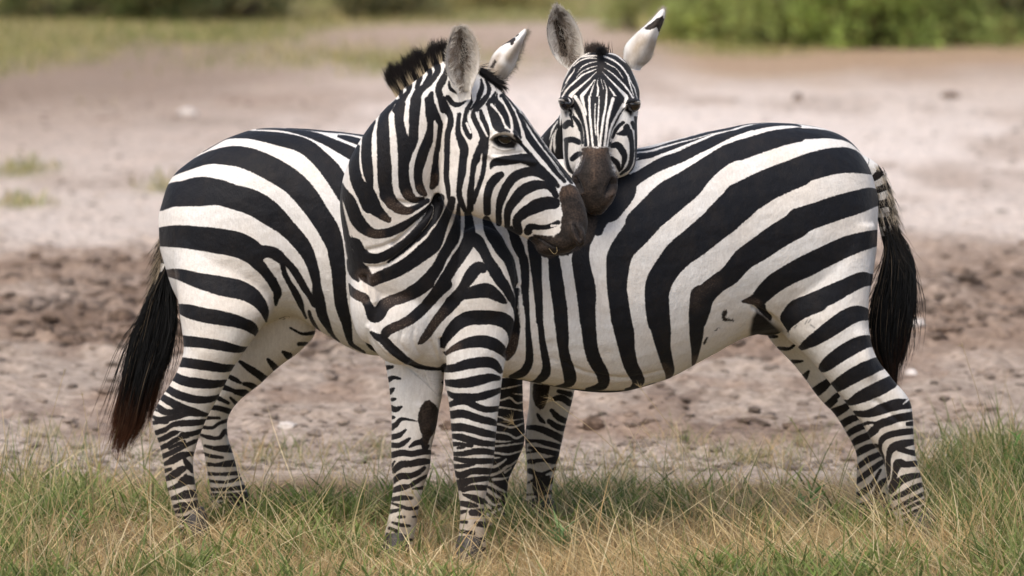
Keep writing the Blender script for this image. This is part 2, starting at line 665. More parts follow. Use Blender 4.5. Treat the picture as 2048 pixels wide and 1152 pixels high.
def strands(roots, dirs, length, radius, grav=0.0, bend=None, wob=0.0, segs=7, col0=None, col1=None, split=0.5, bundle=None, soft=0.15, bexp=2.0):
    """thin tapering hairs as three-sided tubes; arrays are per hair"""
    N = len(roots)
    roots = np.asarray(roots, float)
    dirs = norm(dirs)
    length = np.broadcast_to(length, N).astype(float)
    t = np.linspace(0, 1, segs)
    ph = rng.uniform(0, 6.28, (N, 3))
    P = np.empty((N, segs, 3))
    for k, tk in enumerate(t):
        p = roots + dirs * (length * tk)[:, None]
        p[:, 2] -= grav * length * tk * tk
        if bend is not None:
            p += bend * (length * tk * tk)[:, None]
        p += wob * (length * tk)[:, None] * np.sin(ph + tk * 5)
        if bundle is not None:
            tgt, amt = bundle
            p += (tgt - (roots + dirs * length[:, None])) * (amt * tk ** bexp)[:, None] if np.ndim(amt) else (tgt - (roots + dirs * length[:, None])) * (amt * tk ** bexp)
        P[:, k] = p
    T = norm(np.gradient(P, axis=1))
    a = norm(np.cross(T, np.array([0.21, 0.93, 0.31])))
    b = np.cross(T, a)
    r = (np.broadcast_to(radius, N)[:, None] * (1 - 0.85 * t[None] ** 1.5))[..., None]
    rings = [P + r * (math.cos(q) * a + math.sin(q) * b) for q in (0, 2.094, 4.189)]
    V = np.stack(rings, 2).reshape(-1, 3)
    idx = np.arange(N * segs * 3).reshape(N, segs, 3)
    fs = [np.stack([idx[:, :-1, i], idx[:, :-1, (i + 1) % 3], idx[:, 1:, (i + 1) % 3], idx[:, 1:, i]], -1).reshape(-1, 4) for i in range(3)]
    col = None
    if col0 is not None:
        col0 = np.broadcast_to(col0, (N, 3)); col1 = np.broadcast_to(col1, (N, 3))
        sp = np.broadcast_to(split, N)[:, None]
        f = np.clip((t[None] - sp) / soft + 0.5, 0, 1)[..., None]
        col = col0[:, None] * (1 - f) + col1[:, None] * f
        col = np.repeat(col[:, :, None], 3, 2).reshape(-1, 3)
    return V, np.concatenate(fs), col

def hairs_along(P, radius, col0, col1, split, soft=.2):
    """tapering hairs along given paths P (hair, step, xyz)"""
    N, segs = P.shape[:2]
    t = np.linspace(0, 1, segs)
    T = norm(np.gradient(P, axis=1))
    a = norm(np.cross(T, np.array([0.21, 0.93, 0.31])))
    b = np.cross(T, a)
    r = (np.broadcast_to(radius, N)[:, None] * (1 - 0.85 * t[None] ** 1.5))[..., None]
    V = np.stack([P + r * (math.cos(q) * a + math.sin(q) * b) for q in (0, 2.094, 4.189)], 2).reshape(-1, 3)
    idx = np.arange(N * segs * 3).reshape(N, segs, 3)
    fs = [np.stack([idx[:, :-1, i], idx[:, :-1, (i + 1) % 3], idx[:, 1:, (i + 1) % 3], idx[:, 1:, i]], -1).reshape(-1, 4) for i in range(3)]
    f = np.clip((t[None] - np.broadcast_to(split, N)[:, None]) / soft + 0.5, 0, 1)[..., None]
    col = col0[:, None] * (1 - f) + col1[:, None] * f
    return V, np.concatenate(fs), np.repeat(col[:, :, None], 3, 2).reshape(-1, 3)

def tail_hair(N, ys, xl, xr, y0, y1, Y, locks, dockx, segs=12, lockpull=.75):
    """paths of a hanging tail brush whose outline is given by left and right edges"""
    s = np.clip(rng.beta(1.25, 1.25, N), 0, 1)
    fly = np.where(rng.uniform(0, 1, N) < .12, rng.normal(0, .30, N), 0)[:, None]
    lk = np.array(locks)[np.argmin(np.abs(s[:, None] - np.array(locks)[None]), 1)]
    a = y0(s, N)
    b = y1(lk, N)
    t = np.linspace(0, 1, segs)
    yy = a[:, None] + (b - a)[:, None] * t[None]
    ss = s[:, None] + (lk - s)[:, None] * lockpull * np.clip((t[None] - .35) / .65, 0, 1) ** 1.5
    ss = ss + fly * t[None] + rng.normal(0, .05, (N, 1)) * t[None] + .03 * np.sin(t[None] * 7 + rng.uniform(0, 6.28, (N, 1))) * t[None]
    xx = np.interp(yy, ys, xl) * (1 - ss) + np.interp(yy, ys, xr) * ss
    k = np.clip(t[None] / .22, 0, 1) ** .8                 # leave the dock first
    xx = np.interp(a, *dockx)[:, None] * (1 - k) + xx * k
    dep = rng.normal(0, 1, (N, 1)) * (.008 + .03 * np.sin(np.clip(t, 0, 1) * 2.6)[None])
    P = np.empty((N, segs, 3))
    d = RT[None, None] * ((xx - CX) / F)[..., None] + UP[None, None] * ((CY - yy) / F)[..., None] + FW[None, None]
    P[:] = CAM + d * ((Y + dep + DIST) / d[..., 1])[..., None]
    return P, s, lk

def join_parts(parts):
    V, Fs, Cs, n = [], [], [], 0
    for v, f, c in parts:
        V.append(v); Fs.append(f + n); Cs.append(c); n += len(v)
    return np.concatenate(V), np.concatenate(Fs), np.concatenate(Cs)

def hair_obj(name, parts, parent):
    V, Fq, col = join_parts(parts)
    me = mesh_np(name, V, [Fq])
    cattr(me, 'col', col)
    return link(name, me, MAT_HAIR, parent)

def whiskers(body, layer, spots, parent, n=10, ln=.03):
    rts, drs = [], []
    for px, py, dx, dz in spots:
        for _ in range(n):
            try:
                c, nn = body.surface_at(px + rng.normal(0, 7), py + rng.normal(0, 6), layer, 5)
            except ValueError:
                continue
            rts.append(c)
            drs.append(norm(nn) * .5 + np.array([dx, -.25, dz]) + rng.normal(0, .3, 3))
    N = len(rts)
    hair_obj('whiskers', [strands(np.array(rts), np.array(drs), ln * rng.uniform(.4, 1.1, N), .00035, .3, segs=5, col0=(.05, .04, .035), col1=(.16, .13, .11))], parent)

def eyeball(name, c, r, parent):
    nu, nv = 24, 16
    th = np.linspace(0, 2 * np.pi, nu, endpoint=False)
    ph = np.linspace(0.02, math.pi - 0.02, nv)
    V = np.array([[math.sin(p) * math.cos(t), math.sin(p) * math.sin(t), math.cos(p)] for p in ph for t in th]) * r + c
    idx = np.arange(nu * nv).reshape(nv, nu)
    q = np.stack([idx[:-1], idx[1:], np.roll(idx[1:], -1, 1), np.roll(idx[:-1], -1, 1)], -1).reshape(-1, 4)
    return link(name, mesh_np(name, V, [q]), MAT_EYE, parent)

def hoof(px, py, Y, wpx, parent, lean=0.15):
    """a hoof standing on the ground under the pastern that ends at (px,py)"""
    p = at(px, py, Y)
    r = wpx / 2 / F * (Y + DIST)
    n = 20
    th = np.linspace(0, 2 * np.pi, n, endpoint=False)
    V = []
    rows = [(0.095, 0.80), (0.075, 0.95), (0.045, 1.06), (0.012, 1.2), (-0.004, 1.17)]
    for z, k in rows:
        sh = lean * (0.095 - z)
        x = p[0] + sh + r * k * np.cos(th)
        y = p[1] - 0.03 * (0.095 - z) / 0.1 + r * 1.05 * k * np.sin(th)
        V.append(np.stack([x, y, np.full(n, z)], 1))
    m = len(rows)
    V = np.vstack(V + [np.array([[p[0], p[1], 0.095], [p[0] + lean * .1, p[1], -0.004]])])
    idx = np.arange(m * n).reshape(m, n)
    q = np.stack([idx[:-1], np.roll(idx[:-1], -1, 1), np.roll(idx[1:], -1, 1), idx[1:]], -1).reshape(-1, 4)[:, ::-1]
    t0 = np.stack([np.full(n, m * n), idx[0], np.roll(idx[0], -1)], -1)
    t1 = np.stack([np.full(n, m * n + 1), np.roll(idx[-1], -1), idx[-1]], -1)
    return link('hoof', mesh_np('hoof', V, [q, np.vstack([t0, t1])]), MAT_HOOF, parent)

# =================================================================== zebra facing left, looking back over its flank
def pattern_a():
    M, H = Layer(), Layer()          # main side; far hind leg
    # ---- flank
    M.o(1020, 420, 5.12)
    M.k(30,280,60, 70,370,80, 110,450,70, 150,520,60, 160,700,60, 160,850,55, 165,960,45, 175,1050,30, 180,1140,25)
    M.k(235,330,110, 257,480,115, 268,600,100, 275,700,85, 288,850,75, 297,1000,65, 303,1140,58)
    M.k(440,400,95, 445,470,95, 460,600,115, 477,750,130, 495,880,130, 515,1010,130, 522,1140,125)
    M.k(800,250,130, 750,360,130, 725,500,170, 745,640,180, 770,760,190, 787,900,180, 790,1030,155, 797,1140,145)
    M.k(1010,20,150, 940,90,150, 900,170,130, 905,215,90)
    M.k(1410,115,277, 1300,235,275, 1170,390,240, 1120,500,240, 1105,640,215, 1100,760,195, 1103,860,190, 1120,980,190, 1140,1130,190)
    M.k(2190,80,310, 1935,295,297, 1740,445,277, 1610,600,250, 1527,750,250, 1505,900,230, 1510,1010,225, 1525,1140,215)
    M.o(1020, 580, 5.12)
    M.k(150,0,50, 170,120,40, 180,250,30, 185,400,40, 192,520,50, 200,640,65, 195,740,70, 150,830,75, 80,870,60, 10,890,25)
    M.k(290,0,65, 295,150,60, 305,300,50, 320,420,50, 335,540,55, 355,650,65, 375,760,70, 370,850,85, 320,910,70, 260,940,30, 230,945,10)
    M.k(500,100,125, 520,200,125, 530,350,120, 540,480,115, 550,600,95, 575,720,100, 605,820,115, 625,920,115, 590,970,60, 540,985,30, 480,990,10)
    M.k(785,100,155, 797,230,150, 805,350,140, 815,450,135, 825,550,130, 850,660,130, 890,750,125, 940,830,120, 970,910,115, 960,975,90, 880,1010,50, 800,1025,25)
    M.k(1105,50,190, 1135,260,190, 1175,440,190, 1205,610,155, 1245,765,135, 1310,885,125, 1325,940,110, 1270,1000,50, 1200,1020,20)
    M.k(1507,50,230, 1520,200,220, 1550,400,190, 1575,570,140, 1620,740,110, 1645,830,85, 1625,900,25)
    M.k(1960,60,220, 1930,200,180, 1915,330,145, 1912,460,125, 1910,590,85, 1900,690,50, 1885,765,15)
    M.k(120,925,10, 400,985,14, 700,1035,16, 1000,1048,20, 1300,1020,16, 1500,960,8)
    # ---- back and croup
    M.o(1200, 230, 5.12)
    M.k(420,1110,290, 560,990,315, 715,850,330, 900,725,290, 1010,625,240, 1145,515,200, 1300,412,188, 1500,343,190, 1700,278,178, 1900,231,165, 2040,205,150)
    M.k(1240,1075,330, 1415,915,340, 1600,780,312, 1800,685,297, 2040,588,285)
    M.k(100,960,260, 240,790,250, 310,680,170, 480,580,130, 650,500,120, 850,425,115, 1020,340,110, 1200,255,100, 1400,172,75, 1600,122,48, 1800,95,28, 1950,98,24)
    M.k(380,410,110, 550,385,100, 750,325,100, 950,262,90, 1150,205,80, 1350,140,70, 1500,100,55, 1700,76,30, 1900,76,18)
    M.w(388,385,20, 520,372,26, 600,350,30, 700,318,22, 850,278,18, 1000,240,15, 1120,206,12, 1200,190,15)
    M.w(320,590,40, 430,535,42, 560,455,42, 700,395,36, 850,335,30, 1000,275,30, 1120,225,25, 1200,195,25, 1330,160,14, 1400,140,22, 1500,110,18, 1600,97,14, 1800,80,8)
    M.w(388,448,22, 410,440,12)
    M.o(1480, 230, 5.12)
    M.k(0,265+100,205, 200,302,190, 400,245,175, 600,203,122, 750,195,108, 880,198,85, 1000,222,60, 1100,262,30, 1200,342,10)
    M.k(0,880,345, 200,770,310, 400,670,280, 600,580,270, 800,510,270, 1000,470,260, 1130,475,235, 1230,520,150, 1300,565,75, 1340,590,30)
    M.k(150,130,60, 300,105,45, 450,95,32, 550,95,32, 625,117,14)
    M.k(0,98,20, 300,74,12, 550,80,10, 870,128,8, 1050,203,6, 1230,370,6)
    M.k(600,1090,255, 800,1020,238, 1000,952,237, 1200,892,223, 1330,850,195, 1420,850,140)
    M.o(1380, 420, 5.12)
    M.k(1100,150,255, 900,265,245, 720,388,235, 545,505,212, 410,660,198, 285,748,180, 150,870,200, 105,1000,205, 80,1130,165)
    M.k(1935,280,150, 1800,310,170, 1600,375,195, 1400,470,205, 1200,570,210, 1030,655,195, 880,745,190, 775,840,170, 700,925,140)
    M.k(690,920,120, 620,930,60, 545,938,12)
    M.k(720,970,90, 760,1050,50, 830,1125,25)
    M.k(1840,710,110, 1750,715,145, 1600,785,158, 1430,870,182, 1250,950,178, 1100,1020,190, 1010,1110,160)
    M.o(1480, 600, 5.12)
    M.k(800,20,190, 620,90,200, 530,165,175, 485,260,85, 470,340,22)
    M.k(1300,150,105, 1200,140,150, 1080,190,165, 920,300,155, 780,395,122, 680,455,80, 625,490,40)
    M.k(1335,430,100, 1240,435,132, 1120,500,145, 980,590,138, 880,670,112, 835,710,50)
    M.k(1430,650,130, 1280,710,148, 1120,800,142, 980,890,112, 935,912,40)
    M.k(1550,840,122, 1420,910,138, 1250,990,122, 1120,1052,62, 1060,1045,30)
    # ---- near hind leg
    M.o(1580, 800, 5.12)
    M.k(1220,40,90, 1080,50,112, 920,105,98, 780,145,72, 660,140,50)
    M.w(1160,40,18, 1190,12,28, 1220,-20,30)
    M.k(1245,160,80, 1100,190,80, 960,235,82, 880,262,80, 800,240,40, 740,255,25)
    M.k(870,300,90, 820,350,70)
    M.w(770,275,25, 840,258,30)
    M.k(1205,245,40, 1250,242,50)
    M.k(1250,320,60, 1120,335,66, 1000,365,62, 940,410,56, 925,500,32, 955,600,25, 965,680,10)
    M.k(880,470,45, 905,470,30)
    M.k(1255,430,60, 1150,450,80, 1050,490,80, 1010,580,52, 1005,700,52, 1010,810,25)
    M.k(1120,500,60, 1210,530,52, 1280,545,60)
    M.k(1290,650,60, 1190,660,66, 1110,650,92, 1080,730,62, 1060,820,50, 1025,890,40)
    M.k(1320,770,50, 1220,790,72, 1130,830,82, 1080,890,62, 1030,940,50)
    M.k(1340,870,50, 1250,910,62, 1160,960,52, 1060,1010,40)
    M.k(1360,960,40, 1270,1010,42, 1170,1060,42, 1080,1110,30)
    M.k(1370,1030,35, 1280,1070,36, 1160,1130,30)
    M.k(1382,1090,40, 1290,1140,40, 1150,1200,30)
    M.k(1400,1160,40, 1320,1205,40, 1180,1260,35)
    M.k(1412,1230,50, 1330,1270,40, 1200,1310,40)
    M.k(1435,1310,60, 1230,1370,60)
    # ---- far hind leg
    H.o(1480, 600, 5.12)
    H.k(290,372,30, 380,375,15); H.k(395,495,25, 500,500,20, 560,460,12); H.k(540,632,30, 640,625,12)
    H.k(655,795,60, 700,735,18); H.k(765,950,95, 840,895,92, 915,835,62); H.k(885,1080,52, 995,978,52); H.k(955,1140,62, 1095,1088,52)
    H.o(1580, 800, 5.12)
    H.k(395,60,60, 465,8,40); H.k(465,140,80, 575,70,72); H.k(530,250,72, 620,200,72, 700,175,52)
    H.k(580,360,56, 670,300,66, 750,270,62); H.k(630,452,56, 720,400,78, 810,365,72); H.k(680,550,62, 770,500,72, 870,465,52)
    H.k(690,690,50, 800,610,62, 920,555,52); H.k(680,840,46, 780,760,62, 870,690,56, 960,625,42)
    H.k(680,985,60, 780,920,62, 850,850,42, 925,715,28); H.k(850,1000,50, 930,860,62, 1005,805,42)
    H.k(680,1090,50, 780,1060,42); H.k(820,1090,45, 950,980,60); H.k(680,1170,45, 800,1130,50, 960,1090,50); H.k(680,1240,50, 850,1210,50, 980,1190,40)
    # ---- near foreleg shoulder, chest
    M.o(660, 560, 5.12)
    M.k(190,50,20, 230,120,70, 290,160,85, 350,190,80, 385,250,72, 415,310,95, 450,370,120, 500,340,130, 560,255,115, 640,210,105, 720,185,110, 820,140,120, 920,80,130, 1000,20,130)
    M.k(1190,50,110, 1100,130,100, 1020,220,96, 930,310,100, 840,390,96, 740,450,86, 650,490,90, 580,530,88, 545,585,70, 490,575,45, 430,530,18)
    M.k(545,600,70, 620,680,70, 700,750,65, 790,820,54, 900,880,42, 1020,905,28, 1150,915,14)
    M.k(1340,130,105, 1280,200,120, 1200,290,112, 1120,380,92, 1050,470,82, 990,560,76, 940,620,50, 908,648,12)
    M.k(1360,150,95, 1450,130,112, 1550,110,135, 1620,112,135, 1700,158,100, 1765,208,60, 1798,230,18)
    M.k(1150,700,30, 1180,610,75, 1240,520,105, 1320,440,122, 1420,392,132, 1550,385,135, 1680,390,132, 1790,420,140, 1850,490,110, 1860,570,60, 1850,640,20)
    M.k(1165,770,18, 1260,705,50, 1360,660,82, 1470,635,104, 1580,630,115, 1680,660,115, 1750,710,92, 1795,765,50)
    M.k(1165,912,60, 1280,900,72, 1400,865,92, 1520,845,98, 1620,842,98, 1690,870,82, 1745,935,38)
    M.k(1175,1050,50, 1300,1060,78, 1420,1050,94, 1550,1022,92, 1650,1000,72, 1725,1007,38)
    M.k(1780,40,90, 1830,130,70, 1880,220,60, 1908,320,38, 1912,400,18)
    M.k(1925,100,40, 1930,280,30, 1930,400,26, 1925,500,38, 1900,620,52, 1870,720,60, 1815,800,40)
    M.ms('rub', 6, 1900,600,80, 1860,730,90, 1810,800,70)
    M.ms('rub', 16, 600,220,110, 760,180,80); M.ms('rub', 16, 650,490,90, 790,430,60); M.ms('rub', 16, 1150,330,50, 1050,470,90, 930,640,90)
    M.ms('rub', 8, 1190,750,60, 1300,680,70); M.ms('rub', 6, 290,160,110, 350,200,80)
    M.o(660, 380, 5.12)
    M.k(820,1060,120, 920,1000,130, 1020,900,122, 1100,790,105, 1150,690,95, 1220,580,100, 1272,480,112, 1300,350,62, 1312,250,36, 1318,150,20)
    M.k(980,1150,60, 1060,1080,100, 1150,960,112, 1230,830,104, 1300,720,112, 1370,620,112, 1420,520,122, 1430,420,104, 1422,300,72, 1410,230,60)
    M.k(1440,480,112, 1510,530,122, 1570,620,92, 1620,720,92, 1680,820,112, 1740,920,104, 1800,1010,82, 1850,1110,60)
    M.k(1600,300,60, 1640,420,112, 1700,520,122, 1760,620,112, 1830,720,92, 1870,850,72, 1900,980,52, 1922,1080,40)
    M.k(1850,400,60, 1900,500,82, 1940,600,82, 1970,700,62, 1985,850,50, 1990,1000,45)
    M.k(1370,990,80, 1430,890,112, 1500,805,112, 1550,792,92, 1572,820,50); M.k(1380,960,80, 1320,1080,110, 1240,1150,110)
    M.k(190,720,20, 220,800,72, 250,870,62, 290,930,14)
    M.k(175,560,30, 230,690,82, 300,780,102, 360,870,125, 430,915,112, 520,890,112, 650,840,122, 760,780,128, 850,720,134, 950,640,152, 1050,560,160, 1100,470,140, 1140,390,105, 1190,280,85, 1230,180,72, 1250,100,60)
    M.k(590,750,14, 650,700,36, 760,620,36, 850,540,42, 950,460,42, 1030,370,32, 1090,290,36, 1120,200,60, 1130,80,70)
    M.k(150,440,40, 210,530,92, 270,560,104, 310,640,102, 370,690,102, 460,705,86, 560,680,86, 650,630,82, 750,560,76, 850,470,72, 950,360,62, 1030,250,42, 1070,160,20)
    M.k(115,20,60, 115,120,40, 120,230,50, 140,330,60, 165,420,60, 200,500,60)
    M.k(100,-40,80, 130,20,95, 200,130,135, 250,250,132, 330,370,122, 430,440,92, 520,450,82, 620,430,82, 750,370,76, 850,310,66, 950,240,52, 1040,150,32, 1090,80,14)
    M.w(130,100,14, 160,220,40, 190,340,46, 213,460,36, 220,495,10)
    M.k(360,0,160, 420,110,150, 470,195,120, 560,275,70, 600,305,50)
    M.k(575,50,122, 640,130,104, 710,190,95, 800,212,64, 900,170,40, 1000,110,36)
    M.ms('rub', 8, 620,140,110, 740,220,120, 800,215,80); M.ms('rub', 8, 430,450,90, 520,450,70); M.ms('rub', 6, 560,280,70, 600,305,60); M.ms('rub', 8, 330,870,120, 450,905,110)
    # ---- neck
    M.o(660, 200, 5.12)
    M.k(285,480,40, 255,600,92, 255,720,106, 290,850,122, 350,960,135, 410,1080,150)
    M.k(450,220,40, 390,330,86, 375,480,97, 380,620,102, 396,750,92, 412,850,60, 400,960,70)
    M.k(610,80,60, 560,150,85, 545,300,122, 550,500,127, 560,700,137, 565,850,132, 590,970,122, 640,1060,112)
    M.k(720,40,105, 710,200,92, 735,350,102, 770,500,150, 755,650,107, 755,800,102, 772,900,112, 810,980,92, 870,1022,60, 960,1022,40)
    M.k(880,0,112, 865,150,107, 860,280,92, 850,400,102, 800,480,140)
    M.k(1010,0,80, 1040,90,110, 1080,160,85)
    M.k(1030,120,112, 1028,220,66, 1025,300,62, 1000,420,96, 960,520,97, 930,620,102, 905,720,82, 905,830,76, 932,920,80, 975,965,36)
    M.k(1085,150,66, 1130,250,52, 1122,350,47, 1110,450,50, 1090,550,46, 1080,650,50, 1075,740,72, 1070,830,76, 1050,890,48)
    M.k(1150,-10,70, 1190,90,76, 1230,160,57, 1237,240,60, 1210,350,52, 1200,500,52, 1195,650,50, 1190,800,46, 1205,900,40, 1215,1000,25, 1226,1050,10)
    M.ms('rub', 6, 905,900,60, 980,960,60); M.ms('rub', 6, 790,960,80, 880,1015,60); M.ms('rub', 5, 1075,790,70, 1055,870,60)
    # ---- head
    M.k(1322,150,40, 1312,280,46, 1322,360,62, 1360,450,82, 1376,520,82, 1362,620,72, 1350,750,72, 1326,880,52, 1322,960,46, 1345,1050,48, 1385,1140,26)
    M.k(1450,20,30, 1410,90,46, 1385,170,40, 1385,250,62, 1410,320,72, 1430,370,52, 1436,400,16)
    M.k(1600,-30,50, 1550,30,60, 1490,100,60, 1470,170,52, 1510,250,62, 1550,320,72, 1580,390,92, 1565,470,100, 1540,540,110, 1480,640,62, 1460,750,42, 1450,850,46, 1440,950,60, 1435,1120,52)
    M.k(1600,470,50, 1580,620,46, 1560,750,50, 1520,870,46, 1490,960,46, 1465,1050,34)
    M.w(1555,555,14, 1530,700,36, 1500,830,34, 1475,935,12)
    M.k(1542,110,30, 1570,220,60, 1610,300,46, 1630,375,16)
    M.k(1650,20,80, 1640,60,90, 1680,160,122, 1720,250,120, 1745,300,70); M.k(1750,300,50, 1830,328,18)
    M.k(1690,-20,40, 1720,40,60, 1760,100,80, 1800,180,72, 1832,280,36)
    M.k(1760,-40,50, 1800,20,52, 1850,120,62, 1900,220,82, 1930,310,82, 1942,380,40)
    M.k(1880,300,30, 1890,360,40)
    M.k(1645,695,12, 1680,640,66, 1780,622,88, 1900,606,90, 2000,592,80, 2060,610,72)
    M.k(1610,1150,62, 1610,1000,67, 1640,880,78, 1700,800,82, 1750,765,58)
    M.o(900, 220, 3.839)
    M.k(550,370,70, 620,405,60, 680,462,58, 740,505,50, 800,575,28)
    M.k(375,870,34, 375,770,40, 395,680,56, 440,580,62, 500,510,66, 580,478,66, 650,475,62, 720,512,40, 765,565,22)
    M.k(440,890,34, 445,780,50, 490,700,66, 560,620,78, 640,582,72, 720,575,52, 780,600,46, 815,660,36)
    M.k(530,930,50, 515,850,60, 570,790,72, 660,740,95, 740,715,90, 800,715,80)
    M.k(600,930,56, 620,900,48, 700,905,34, 760,895,28, 830,865,26)
    M.w(640,930,30, 730,935,40, 820,935,26)
    M.w(780,890,30, 840,885,22)
    M.o(960, 220, 6.4)
    M.k(480,60,60, 540,170,70, 600,300,85, 700,440,90, 800,570,75, 900,690,62, 980,800,50, 1085,910,36)
    M.k(440,320,20, 480,390,30, 560,470,36, 640,570,46, 720,680,62, 830,800,72, 930,890,62, 1000,975,36)
    M.k(480,20,40, 560,110,34, 640,210,34, 720,330,34, 820,480,38, 920,610,38, 1020,740,38, 1110,850,34, 1180,930,20)
    M.k(540,20,26, 620,130,22, 700,250,20, 800,400,18, 900,530,18, 1000,660,18, 1100,790,16, 1200,910,12)
    M.o(740, 40, 6.4)
    M.k(340,1150,100, 420,1010,82, 480,930,50)
    M.k(240,1150,70, 330,1030,30)
    M.k(560,1150,112, 600,970,112, 680,870,82, 770,800,72, 850,690,72)
    M.k(780,1150,112, 775,1000,82, 795,930,36)
    M.k(940,1150,84, 900,990,84, 880,880,82, 930,770,92, 970,690,60)
    M.k(990,990,60, 1080,1080,62, 1160,1075,44, 1225,1040,10)
    M.k(1010,790,20, 1030,880,42, 1110,935,28)
    M.k(1290,950,18, 1290,1050,22, 1235,1140,26)
    M.k(1420,760,20, 1430,870,60, 1395,970,62, 1370,1050,50, 1290,1145,30)
    M.k(1480,770,30, 1520,870,52, 1510,950,52, 1450,1030,52, 1360,1130,40)
    M.k(1600,930,30, 1570,1010,60, 1515,1090,60, 1550,1170,74)
    M.k(1620,950,26, 1620,1060,40, 1640,1150,60)
    M.k(1690,960,26, 1740,1060,40, 1790,1150,46)
    M.k(1640,860,20, 1720,950,24, 1800,1050,26, 1890,1160,26)
    M.k(1390,650,60, 1500,730,84, 1580,800,60, 1680,900,24)
    M.k(400,980,56, 385,860,70, 350,760,80); M.k(490,920,52, 505,830,72, 460,740,90); M.k(600,870,50, 625,790,60, 640,720,66, 610,640,90)
    M.k(690,830,40, 750,740,56, 770,690,60, 740,600,80); M.k(840,700,60, 870,640,80, 850,560,90); M.k(960,720,60, 985,640,70)
    # pale lines of the forehead and nose
    M.o(660, 200, 5.12)
    M.w(1655,50,30, 1700,100,22, 1750,170,22, 1790,260,24, 1832,302,16); M.w(1748,-20,16, 1790,60,22, 1835,150,26, 1857,230,32, 1862,310,30)
    M.w(1590,70,30, 1620,170,28, 1645,260,28, 1652,335,32); M.w(1498,130,28, 1530,210,28, 1570,290,30, 1612,372,22); M.w(1895,120,14, 1930,210,24, 1957,290,28, 1967,365,24)
    M.w(1555,555,16, 1530,700,44, 1500,830,42, 1475,935,14); M.w(1400,240,30, 1440,330,30)
    M.o(960, 220, 6.4)
    M.w(470,60,18, 515,190,22, 550,290,32, 578,385,24); M.w(600,210,18, 680,330,26, 760,440,26, 830,530,24, 910,620,24, 1010,750,22, 1110,880,18)
    M.w(570,90,10, 660,210,14, 760,340,14, 880,500,14, 1000,640,14, 1120,790,12); M.w(560,430,28, 680,560,28, 800,700,26, 960,860,26, 1030,960,20)
    M.w(500,20,10, 600,110,10, 720,250,10, 860,430,10, 1040,660,10)
    # muzzle, nostril, mouth, eye
    M.o(900, 220, 3.839)
    M.m('brown', 6, 838,640, 862,585, 925,568, 1005,600, 1090,700, 1140,850, 1100,1000, 1000,1070, 900,1120, 820,1120, 760,1150, 680,1110, 630,1020, 640,955, 720,965, 800,970, 850,930, 850,880, 862,800, 852,730, 835,660)
    M.m('tan', 9, 845,610, 870,580, 935,570, 990,640, 900,650, 860,680)
    M.ms('dark', 5, 965,890,14, 985,940,34, 1000,985,18)
    M.ms('dark', 3, 640,960,6, 720,1020,8, 800,1060,8, 880,1075,6)
    M.c(0.010, 965,890,20, 985,940,40, 1000,985,22)
    M.c(0.006, 680,985,14, 760,1030,14, 840,1070,14)
    M.c(-0.006, 930,880,30, 955,960,30, 990,1020,24)
    M.o(660, 200, 5.12)
    M.m('dark', 4, 1655,410, 1680,375, 1750,355, 1830,358, 1890,395, 1950,440, 1910,450, 1890,500, 1800,500, 1720,485, 1680,450)
    M.cp(0.013, 4, 1680,410, 1720,378, 1790,366, 1850,388, 1900,425, 1860,445, 1790,460, 1720,445)
    M.c(-0.007, 1650,390,30, 1700,345,30, 1790,325,34, 1880,360,30, 1950,425,26)
    M.c(-0.004, 1670,470,26, 1760,510,26, 1880,500,26)
    M.c(0.004, 1650,560,40, 1800,560,40, 1960,540,40)
    M.c(-0.007, 1620,560,60, 1760,600,60, 1960,620,60, 2080,640,60)       # cheek bone ridge
    M.c(0.007, 1560,640,120, 1560,860,140)
    # ---- creases and folds
    M.o(660, 380, 5.12)
    M.c(0.015, 1100,70,50, 1030,200,50, 900,330,46, 780,440,44, 640,560,40)
    M.c(0.010, 1110,120,46, 1060,300,46, 960,450,44, 800,590,42, 620,730,40)
    M.c(0.006, 560,790,44, 700,700,44, 860,560,44); M.c(0.005, 380,620,50, 520,590,50, 640,540,46)
    M.c(0.005, 390,790,46, 500,790,46, 600,750,44); M.c(0.006, 700,120,50, 840,140,50, 980,90,44)
    M.c(0.012, 350,900,60, 370,1000,60, 390,1120,60)
    M.c(-0.010, 440,880,80, 450,1000,90, 470,1130,90)
    M.o(660, 560, 5.12)
    M.c(0.012, 1925,60,46, 1935,300,46, 1900,560,50, 1820,760,50)
    M.c(0.012, 1140,620,50, 1150,760,46, 1160,900,44)
    M.c(0.003, 740,520,40, 720,640,40, 780,740,40); M.c(0.003, 860,500,40, 850,620,40, 900,740,40)
    M.c(0.004, 1030,640,50, 1080,760,46, 1130,880,44); M.c(-0.008, 400,480,60, 560,690,60, 780,830,60)
    M.o(740, 720, 5.12)
    for k in range(7):
        M.c(0.0035, 330+40*k,20+22*k,13, 430+30*k,110+25*k,13, 600+15*k,180+28*k,13, 740,200+30*k,12)
    M.c(-0.006, 520,480,90, 600,700,90)
    M.m('brown', 4, 510,480, 560,420, 610,410, 680,470, 708,510, 698,640, 660,740, 622,800, 600,860, 570,890, 545,830, 512,720, 490,620, 492,560)
    # near foreleg
    M.k(800,340,40, 870,372,62, 980,390,92, 1100,380,72, 1220,350,72, 1335,308,40); M.k(825,455,50, 920,420,72, 1000,430,72, 1100,480,62, 1200,508,60, 1315,500,50)
    M.k(835,562,80, 940,550,82, 1050,580,76, 1150,612,76, 1240,632,72, 1315,662,38); M.k(845,690,82, 940,690,82, 1060,716,76, 1170,746,76, 1295,772,60)
    M.k(850,780,50, 930,792,72, 1030,822,76, 1150,850,62, 1290,862,50)
    M.k(845,862,46, 920,862,40, 1040,878,36); M.k(895,902,26, 960,892,32); M.k(845,962,40, 950,960,52, 1080,936,62, 1180,936,62, 1275,952,52)
    M.k(865,1010,40, 980,1032,56, 1100,1036,62, 1265,1032,52); M.k(860,1092,50, 980,1082,42, 1065,1060,34)
